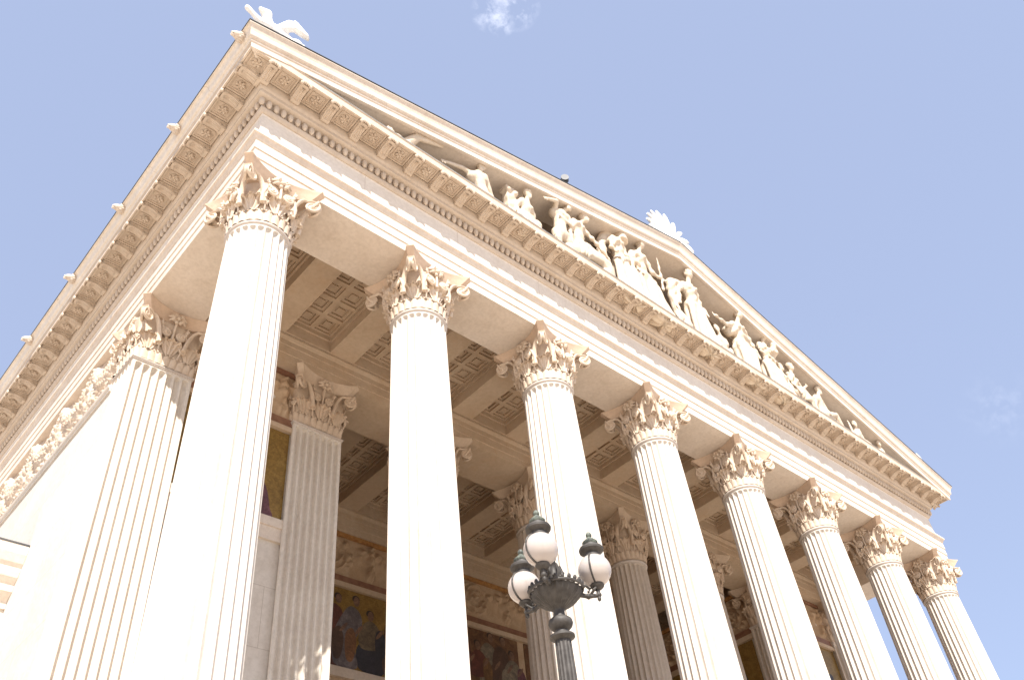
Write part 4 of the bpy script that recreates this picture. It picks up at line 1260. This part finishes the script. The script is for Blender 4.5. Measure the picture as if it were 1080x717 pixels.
statue('marble figure with small upright head beside a broken stone pillar', (1.735, Y, 4.925), (1.715, Y, 4.79), (1.70, Y, 4.63), 0.92, arms=[((1.62, Y - 0.02, 4.72), (1.60, Y - 0.05, 4.62)), ((1.80, Y, 4.70), (1.80, Y - 0.04, 4.62))], robe=[(1.70, Y, 4.66, 0.08), (1.70, Y, 4.56, 0.10)], hair='short', face=(0.5, -0.8), seed=3, extra=stele)
statue('marble man bending forward with one arm raised before his face', (2.15, Y - 0.01, 5.10), (2.065, Y, 4.965), (2.06, Y, 4.76), 1.08, arms=[((2.00, Y - 0.08, 5.03), (1.905, Y - 0.08, 4.985)), ((2.16, Y - 0.04, 4.90), (2.02, Y - 0.09, 4.91))], legs=[((2.00, Y - 0.02, 4.66), (2.02, Y, 4.53)), ((2.16, Y, 4.66), (2.12, Y, 4.53))], bare=True, beard=True, hair='short', face=(-0.6, -0.7), seed=4)
def ext5(m): limb(m, [(2.16, Y + 0.03, 4.66), (2.30, Y, 4.74), (2.46, Y - 0.01, 4.72), (2.54, Y, 4.56)], [0.085, 0.085, 0.070, 0.05])
statue('marble figure reclining with draped knees to one side and an arm laid along the leg', (2.33, Y, 5.11), (2.25, Y, 4.97), (2.24, Y, 4.74), 1.05, arms=[((2.15, Y - 0.02, 4.84), (2.16, Y - 0.02, 4.70)), ((2.40, Y - 0.04, 4.90), (2.50, Y - 0.05, 4.80))], hair='short', face=(0.6, -0.7), seed=5, extra=ext5)
def ext6(m): limb(m, [(2.77, Y + 0.035, 5.31), (2.66, Y + 0.04, 5.22), (2.575, Y + 0.04, 5.08), (2.53, Y + 0.02, 4.85), (2.50, Y, 4.62)], [0.04, 0.055, 0.045, 0.04, 0.055])
statue('veiled marble woman with a mantle blowing behind her, next to the helmeted figure', (2.79, Y, 5.285), (2.70, Y, 5.10), (2.72, Y, 4.88), 1.15, arms=[((2.60, Y - 0.04, 4.98), (2.66, Y - 0.10, 4.90)), ((2.80, Y - 0.03, 4.96), (2.72, Y - 0.10, 4.92))], robe=[(2.72, Y, 4.90, 0.075), (2.74, Y - 0.01, 4.74, 0.095), (2.75, Y - 0.01, 4.55, 0.12)], hair='veil', face=(0.75, -0.6), seed=6, extra=ext6)
def ext7(m):
    limb(m, [(3.15, Y - 0.06, 4.86), (3.165, Y - 0.06, 5.06), (3.185, Y - 0.06, 5.25)], [0.014, 0.012, 0.006])
    limb(m, [(2.86, Y, 5.08), (2.84, Y, 4.90), (2.86, Y, 4.70)], [0.035, 0.045, 0.05])
statue('helmeted marble figure in a wide robe holding a thin staff', (3.015, Y, 5.30), (2.945, Y, 5.11), (2.98, Y, 4.90), 1.18, arms=[((2.86, Y - 0.05, 5.00), (2.90, Y - 0.10, 4.90)), ((3.08, Y - 0.04, 5.00), (3.15, Y - 0.06, 4.98))], robe=[(2.98, Y, 4.92, 0.08), (3.02, Y - 0.01, 4.76, 0.105), (3.06, Y - 0.01, 4.55, 0.14)], hair='helmet', face=(-0.5, -0.8), seed=7, extra=ext7)
def ext8(m): limb(m, [(3.50, Y + 0.03, 5.20), (3.42, Y + 0.03, 5.16), (3.375, Y + 0.03, 5.00), (3.37, Y + 0.02, 4.78), (3.40, Y, 4.62)], [0.05, 0.055, 0.04, 0.045, 0.05])
statue('tall crowned marble woman standing alone under the peak of the gable', (3.63, Y - 0.01, 5.345), (3.60, Y, 5.155), (3.605, Y, 4.94), 1.20, arms=[((3.45, Y - 0.01, 5.08), (3.41, Y - 0.02, 4.94)), ((3.70, Y - 0.02, 5.02), (3.72, Y - 0.06, 4.92))], robe=[(3.605, Y, 4.96, 0.085), (3.61, Y - 0.01, 4.78, 0.105), (3.62, Y - 0.01, 4.55, 0.135)], hair='curls', face=(-0.3, -0.9), seed=8, extra=ext8, amp=0.015)
statue('small marble child crouching between the helmeted figure and the tall crowned woman', (3.29, Y - 0.03, 4.74), (3.30, Y - 0.02, 4.66), (3.31, Y, 4.585), 0.72, arms=[((3.25, Y - 0.05, 4.63), (3.26, Y - 0.07, 4.57)), None], legs=[((3.27, Y - 0.07, 4.62), (3.28, Y - 0.06, 4.54)), ((3.36, Y - 0.05, 4.62), (3.36, Y - 0.04, 4.54))], bare=True, hair='curls', face=(0.4, -0.9), seed=9)
statue('curly marble child crouching below the outstretched arm of the bare-headed woman', (3.80, Y - 0.02, 4.81), (3.85, Y - 0.01, 4.70), (3.86, Y, 4.60), 0.92, arms=[((3.78, Y - 0.05, 4.66), (3.76, Y - 0.07, 4.58)), ((3.93, Y, 4.64), (3.94, Y - 0.03, 4.57))], legs=[((3.80, Y - 0.07, 4.63), (3.82, Y - 0.06, 4.54)), ((3.92, Y - 0.05, 4.63), (3.92, Y - 0.04, 4.54))], bare=True, hair='curls', face=(-0.6, -0.8), seed=10)
def ext11(m): limb(m, [(4.10, Y + 0.02, 5.0), (4.16, Y, 5.02), (4.26, Y, 5.01), (4.33, Y + 0.01, 4.99)], [0.05, 0.06, 0.06, 0.05])
statue('seated marble woman stretching one bare arm toward the tall crowned woman', (4.265, Y - 0.02, 5.235), (4.215, Y, 5.065), (4.22, Y, 4.86), 1.15, arms=[((4.01, Y - 0.04, 4.985), (3.86, Y - 0.05, 5.00)), ((4.37, Y - 0.02, 5.02), (4.41, Y - 0.03, 4.88))], robe=[(4.22, Y, 4.88, 0.085), (4.20, Y - 0.04, 4.78, 0.12), (4.21, Y - 0.02, 4.66, 0.125), (4.22, Y - 0.01, 4.55, 0.13)], hair='bun', face=(-0.35, -0.9), seed=11, extra=ext11, amp=0.015)
def ext12(m):
    m.ball((4.66, Y - 0.10, 5.065), 0.036); limb(m, [(4.65, Y - 0.09, 5.02), (4.63, Y - 0.08, 4.92)], [0.035, 0.04]); limb(m, [(4.62, Y - 0.1, 4.99), (4.58, Y - 0.10, 4.95)], [0.015, 0.012])
statue('marble woman holding a small child against her chest', (4.615, Y, 5.19), (4.585, Y, 5.03), (4.60, Y, 4.84), 1.05, arms=[((4.48, Y - 0.04, 4.94), (4.57, Y - 0.10, 4.92)), ((4.70, Y - 0.03, 4.93), (4.64, Y - 0.10, 4.90))], robe=[(4.60, Y, 4.86, 0.08), (4.61, Y - 0.01, 4.72, 0.10), (4.62, Y, 4.55, 0.12)], hair='bun', face=(0.2, -0.95), seed=12, extra=ext12)
statue('smaller marble figure huddled beside the one with an arm flung up', (4.745, Y, 4.895), (4.735, Y, 4.79), (4.75, Y, 4.66), 0.90, arms=[((4.67, Y - 0.03, 4.72), (4.71, Y - 0.08, 4.68)), ((4.80, Y - 0.03, 4.74), (4.80, Y - 0.08, 4.68))], robe=[(4.75, Y, 4.68, 0.07), (4.75, Y, 4.56, 0.09)], hair='short', face=(0.4, -0.9), seed=13)
def ext14(m): limb(m, [(4.94, Y, 4.70), (5.00, Y - 0.05, 4.72), (5.10, Y - 0.05, 4.68), (5.12, Y - 0.03, 4.56)], [0.07, 0.07, 0.06, 0.05])
statue('seated marble figure with one arm flung up toward the sloping cornice', (4.935, Y, 4.99), (4.93, Y, 4.85), (4.93, Y, 4.70), 1.0, arms=[((4.86, Y - 0.04, 4.76), (4.90, Y - 0.09, 4.70)), ((5.06, Y - 0.02, 4.795), (5.17, Y - 0.02, 4.90))], hair='curls', face=(0.5, -0.8), seed=14, extra=ext14)
statue('marble figure reclining with a bent bare knee behind the one with an arm flung up', (5.36, Y, 4.925), (5.30, Y, 4.79), (5.32, Y, 4.64), 0.98, arms=[((5.22, Y - 0.01, 4.70), (5.20, Y - 0.02, 4.58)), ((5.38, Y - 0.03, 4.70), (5.40, Y - 0.07, 4.64))], legs=[((5.58, Y - 0.01, 4.755), (5.64, Y - 0.01, 4.60), (1, -0.3, 0)), ((5.56, Y + 0.03, 4.70), (5.72, Y + 0.02, 4.57), (1, -0.3, 0))], bare=True, hair='short', face=(0.5, -0.8), seed=15)
statue('marble figure with forearm upright, low in the far end of the gable', (5.865, Y, 4.765), (5.88, Y, 4.66), (5.96, Y, 4.585), 0.85, arms=[((5.79, Y - 0.02, 4.64), (5.785, Y - 0.02, 4.755)), ((5.95, Y - 0.03, 4.60), (5.92, Y - 0.07, 4.57))], legs=[((6.09, Y, 4.60), (6.2, Y, 4.57), (1, 0, 0)), ((6.08, Y + .03, 4.59), (6.2, Y + .03, 4.56), (1, 0, 0))], bare=True, hair='curls', face=(-0.4, -0.9), seed=16)
statue('marble figure lying in the far narrow end of the gable with legs stretched out', (6.255, Y, 4.705), (6.29, Y, 4.63), (6.18, Y, 4.585), 0.75, arms=[((6.34, Y - 0.02, 4.60), (6.32, Y - 0.05, 4.56)), None], legs=[((6.06, Y - 0.02, 4.63), (5.96, Y - 0.02, 4.645), (-1, 0, 0.1)), ((6.07, Y + .02, 4.60), (5.97, Y + .02, 4.60), (-1, 0, 0.1))], bare=True, hair='short', face=(-0.5, -0.8), seed=17)

# ------------------------------------------------------------------ ornaments on the roof
# palmette crest at the peak
m = MB()
AY = -0.36
zb = APX + 0.01
m.box(3.34, 3.66, AY - 0.05, AY + 0.10, zb - 0.05, zb + 0.035)
for k in range(15):
    a = pi * (k - 7) / 7 * 0.56
    L_ = 0.40 - 0.13 * abs(k - 7) / 7
    pts = [(3.5 + 0.02 * (k - 7) / 7, AY, zb + 0.03)]
    for q in range(1, 8):
        t = q / 7
        pts.append((3.5 + 0.01 * (k - 7) / 7 + L_ * t * sin(a * (0.75 + 0.45 * t)), AY - 0.015 * sin(pi * t) - 0.03 * max(0, t - 0.8), zb + 0.03 + L_ * t * cos(a * (0.75 + 0.45 * t))))
    m.tube(pts, [0.014, 0.018, 0.021, 0.024, 0.026, 0.026, 0.024, 0.012], 8, flat=0.8)
for sg in (-1, 1):
    pts = []
    for q in range(26):
        a = -0.6 + q / 25 * 3.8 * pi; rr = 0.075 * (1 - 0.75 * q / 25)
        pts.append((3.5 + sg * (0.19 + rr * cos(a)), AY - 0.01, zb + 0.085 + rr * sin(a)))
    m.tube(pts, [0.020 - 0.009 * q / 25 for q in range(26)], 7)
    m.tube([(3.5 + sg * 0.03, AY, zb + 0.02), (3.5 + sg * 0.13, AY - 0.02, zb + 0.03), (3.5 + sg * 0.25, AY - 0.01, zb + 0.05)], [0.03, 0.028, 0.02], 7)
o = m.build('roof_crest', M['white'], None, 60)
tag(o, 'white spreading leaf crest standing on the peak of the gable', 'roof ornament', kind='thing')

def griffin(cx, cy, cz, sgn, label, k=1.0):
    m = MB()
    P = lambda x, y, z: (cx + sgn * x * k, cy + y * k, cz + z * k)
    m.box(*sorted((cx - 0.15 * k, cx + 0.15 * k)), cy - 0.06 * k, cy + 0.22 * k, cz - 0.12 * k, cz + 0.004)
    limb(m, [P(-0.04, 0, 0.10), P(0.06, 0, 0.11), P(0.15, 0.02, 0.10)], [0.075 * k, 0.062 * k, 0.070 * k])        # body
    limb(m, [P(-0.05, 0, 0.12), P(-0.08, -0.01, 0.20), P(-0.09, -0.02, 0.25)], [0.06 * k, 0.042 * k, 0.036 * k])   # neck
    limb(m, [P(-0.09, -0.02, 0.265), P(-0.145, -0.04, 0.245)], [0.040 * k, 0.018 * k])                              # head, beak
    for s_ in (-1, 1): m.tube([P(-0.08, s_ * 0.02, 0.29), P(-0.07, s_ * 0.03, 0.335)], [0.012 * k, 0.004 * k], 6)
    limb(m, [P(-0.07, -0.04, 0.08), P(-0.13, -0.05, 0.06), P(-0.20, -0.05, 0.11), P(-0.235, -0.05, 0.13)], [0.034 * k, 0.026 * k, 0.019 * k, 0.022 * k])    # raised foreleg
    limb(m, [P(-0.05, 0.05, 0.06), P(-0.08, 0.06, 0.01)], [0.03 * k, 0.022 * k])
    limb(m, [P(0.14, -0.03, 0.08), P(0.09, -0.05, 0.03), P(0.15, -0.05, 0.01)], [0.055 * k, 0.03 * k, 0.02 * k])
    limb(m, [P(0.14, 0.06, 0.08), P(0.09, 0.07, 0.03), P(0.15, 0.07, 0.01)], [0.055 * k, 0.03 * k, 0.02 * k])
    pts = [P(0.19 + 0.05 * sin(q * 0.55), 0.02, 0.10 + 0.035 * q - 0.002 * q * q) for q in range(7)]
    limb(m, pts, [0.026 * k, 0.024 * k, 0.022 * k, 0.022 * k, 0.024 * k, 0.028 * k, 0.016 * k])
    for s_ in (-1, 1):
        for q in range(6):                                                                                              # wing feathers
            t = q / 5
            limb(m, [P(0.0, s_ * 0.05, 0.13), P(0.05 + 0.04 * t, s_ * 0.08, 0.20 + 0.02 * (1 - t)), P(0.10 + 0.08 * t, s_ * 0.085, 0.25 - 0.06 * t), P(0.09 + 0.11 * t, s_ * 0.08, 0.29 - 0.11 * t)], [0.03 * k, 0.026 * k, 0.024 * k, 0.014 * k])
    o = remesh('griffin', m, M['white'], None, 0.0085 * k)
    tag(o, label, 'roof ornament', 'winged animals on the gable corners', 'thing')
griffin(-0.245, -0.34, ZT + 0.088, 1, 'white winged animal with a raised foreleg on the near corner of the gable', 0.84)
griffin(XR + 0.20, -0.28, ZT + 0.085, -1, 'white winged animal on the far corner of the gable, barely rising over the edge', 0.85)

# small dark roof floodlight
RF = empty('roof_light', (2.10, -0.40, APX - SL * (3.5 - 2.10) + 0.014))
tag(RF, 'tiny dark lamp on the sloping edge of the roof', 'roof light', kind='thing')
m = MB().tube([(2.10, -0.40, APX - SL * 1.40 + 0.01), (2.10, -0.40, APX - SL * 1.40 + 0.065)], [0.016, 0.014], 10); m.build('stand', M['flash'], RF, 50)
m = MB().tube([(2.075, -0.43, APX - SL * 1.40 + 0.078), (2.125, -0.37, APX - SL * 1.40 + 0.086)], [0.030, 0.026], 12).ball((2.10, -0.40, APX - SL * 1.40 + 0.085), (0.034, 0.034, 0.022), 12, 8); m.build('housing', M['roofm'], RF, 50)

# ------------------------------------------------------------------ street lamp
LX, LY = 0.586, -1.141
ST = empty('street_lamp', (LX, LY, ZG))
tag(ST, 'grey cast-iron street lamp with three white globes around a ribbed bowl', 'street lamp', kind='thing')
c = (LX, LY)
def fl_lathe(prof, seg, rib, ribd): return MB().lathe(prof, seg, c, rib, ribd)
m = MB().lathe([(0.10, ZG), (0.10, ZG + 0.05), (0.085, ZG + 0.06), (0.07, ZG + 0.16), (0.045, ZG + 0.20), (0.045, ZG + 0.24), (0.036, ZG + 0.26)], 32, c); m.build('base', M['iron'], ST, 40)
m = fl_lathe([(0.037, ZG + 0.255), (0.033, 0.3), (0.0265, 0.9), (0.0235, 1.075), (0.0225, 1.082)], 64, 16, -0.10); m.build('post', M['iron'], ST, 40)
m = MB().lathe([(0.022, 1.078), (0.030, 1.083), (0.036, 1.087), (0.036, 1.093), (0.028, 1.097), (0.020, 1.101), (0.019, 1.108), (0.026, 1.113), (0.033, 1.120), (0.036, 1.129), (0.034, 1.139), (0.026, 1.146), (0.018, 1.150), (0.016, 1.162), (0.017, 1.172), (0.022, 1.178)], 40, c); m.build('collar', M['iron'], ST, 50)
m = fl_lathe([(0.018, 1.172), (0.030, 1.180), (0.052, 1.193), (0.068, 1.208), (0.076, 1.221), (0.078, 1.228), (0.074, 1.231), (0.050, 1.222), (0.0, 1.215)], 144, 24, -0.07); m.build('bowl', M['iron'], ST, 40)
m = MB().lathe([(0.079, 1.226), (0.083, 1.229), (0.083, 1.234), (0.076, 1.236)], 48, c)
for k in range(24):
    a = 2 * pi * k / 24
    m.ball((LX + 0.080 * cos(a), LY + 0.080 * sin(a), 1.240), (0.006, 0.006, 0.009), 6, 5)
m.build('bowl_rim', M['iron'], ST, 50)
m = MB().lathe([(0.03, 1.215), (0.026, 1.235), (0.016, 1.245), (0.014, 1.27), (0.020, 1.276), (0.012, 1.283), (0.010, 1.31), (0.015, 1.318), (0.006, 1.33), (0.0, 1.345)], 24, c)
for k in range(6):
    a = 2 * pi * k / 6 + 0.3
    m.tube([(LX + 0.02 * cos(a), LY + 0.02 * sin(a), 1.225), (LX + 0.045 * cos(a), LY + 0.045 * sin(a), 1.245), (LX + 0.05 * cos(a), LY + 0.05 * sin(a), 1.265), (LX + 0.036 * cos(a), LY + 0.036 * sin(a), 1.272)], [0.006, 0.005, 0.004, 0.005], 6)
    m.tube([(LX + 0.012 * cos(a), LY + 0.012 * sin(a), 1.25), (LX + 0.026 * cos(a), LY + 0.026 * sin(a), 1.285), (LX + 0.020 * cos(a), LY + 0.020 * sin(a), 1.312)], [0.005, 0.0055, 0.003], 6)
m.build('centre_ornament', M['iron'], ST, 50)
GR = 0.0505
for k in range(3):
    a = pi / 2 + 2 * pi * k / 3
    dx, dy = cos(a), sin(a)
    gx, gy = LX + 0.130 * dx, LY + 0.130 * dy
    zc_ = 1.302
    # arm
    m = MB().tube([(LX + 0.070 * dx, LY + 0.070 * dy, 1.222), (LX + 0.095 * dx, LY + 0.095 * dy, 1.216), (LX + 0.122 * dx, LY + 0.122 * dy, 1.219), (gx, gy, 1.226), (gx, gy, 1.248)], [0.0075, 0.0065, 0.006, 0.0065, 0.006], 8)
    m.tube([(LX + 0.078 * dx, LY + 0.078 * dy, 1.236), (LX + 0.092 * dx, LY + 0.092 * dy, 1.252), (LX + 0.106 * dx, LY + 0.106 * dy, 1.240), (LX + 0.099 * dx, LY + 0.099 * dy, 1.230)], 0.0045, 6)
    m.ball((gx, gy, 1.222), 0.009, 8, 6); m.ball((LX + 0.097 * dx, LY + 0.097 * dy, 1.2165), 0.009, 8, 6)
    m.ball((gx, gy, 1.210), (0.006, 0.006, 0.009), 8, 6)
    for s_ in (-1, 1): m.tube([(LX + 0.105 * dx, LY + 0.105 * dy, 1.222), (LX + 0.113 * dx - s_ * 0.014 * dy, LY + 0.113 * dy + s_ * 0.014 * dx, 1.232), (LX + 0.122 * dx - s_ * 0.010 * dy, LY + 0.122 * dy + s_ * 0.010 * dx, 1.242)], [0.004, 0.004, 0.003], 6)
    m.build('arm', M['iron'], ST, 50)
    gl = MB().ball((gx, gy, zc_), GR, 48, 28).build('globe', M['globe'], ST, 180)
    m = MB().lathe([(0.007, 1.238), (0.014, 1.241), (0.020, 1.247), (0.022, 1.252), (0.019, 1.257), (0.023, 1.262), (0.021, 1.266), (0.0, 1.262)], 28, (gx, gy)); m.build('cup', M['iron'], gl, 50)
    # two half-round straps up the globe
    m = MB()
    sa = radians((182, 172, 207)[k])
    for s_ in (0, pi):
        aa = sa + s_
        pts = [(gx + (GR + 0.0015) * sin(t) * cos(aa), gy + (GR + 0.0015) * sin(t) * sin(aa), zc_ - (GR + 0.0015) * cos(t)) for t in [0.42 + q / 16 * 2.35 for q in range(17)]]
        m.tube(pts, 0.0030, 6)
    m.build('strap', M['iron'], gl, 50)
    zt_ = zc_ + GR * 0.86
    m = MB().lathe([(0.0235, zt_ - 0.006), (0.0255, zt_ + 0.003), (0.024, zt_ + 0.012), (0.030, zt_ + 0.017), (0.0375, zt_ + 0.021), (0.0385, zt_ + 0.027), (0.036, zt_ + 0.032), (0.027, zt_ + 0.036), (0.022, zt_ + 0.040), (0.021, zt_ + 0.045)], 48, (gx, gy)); m.build('hood', M['iron'], gl, 35)
    m = MB().lathe([(0.0215, zt_ + 0.044), (0.0245, zt_ + 0.048), (0.0245, zt_ + 0.053), (0.018, zt_ + 0.059), (0.011, zt_ + 0.066), (0.008, zt_ + 0.068), (0.0065, zt_ + 0.071), (0.009, zt_ + 0.074), (0.0095, zt_ + 0.080), (0.006, zt_ + 0.087), (0.0, zt_ + 0.091)], 36, (gx, gy), 18, -0.05); m.build('finial', M['patina'], gl, 35)
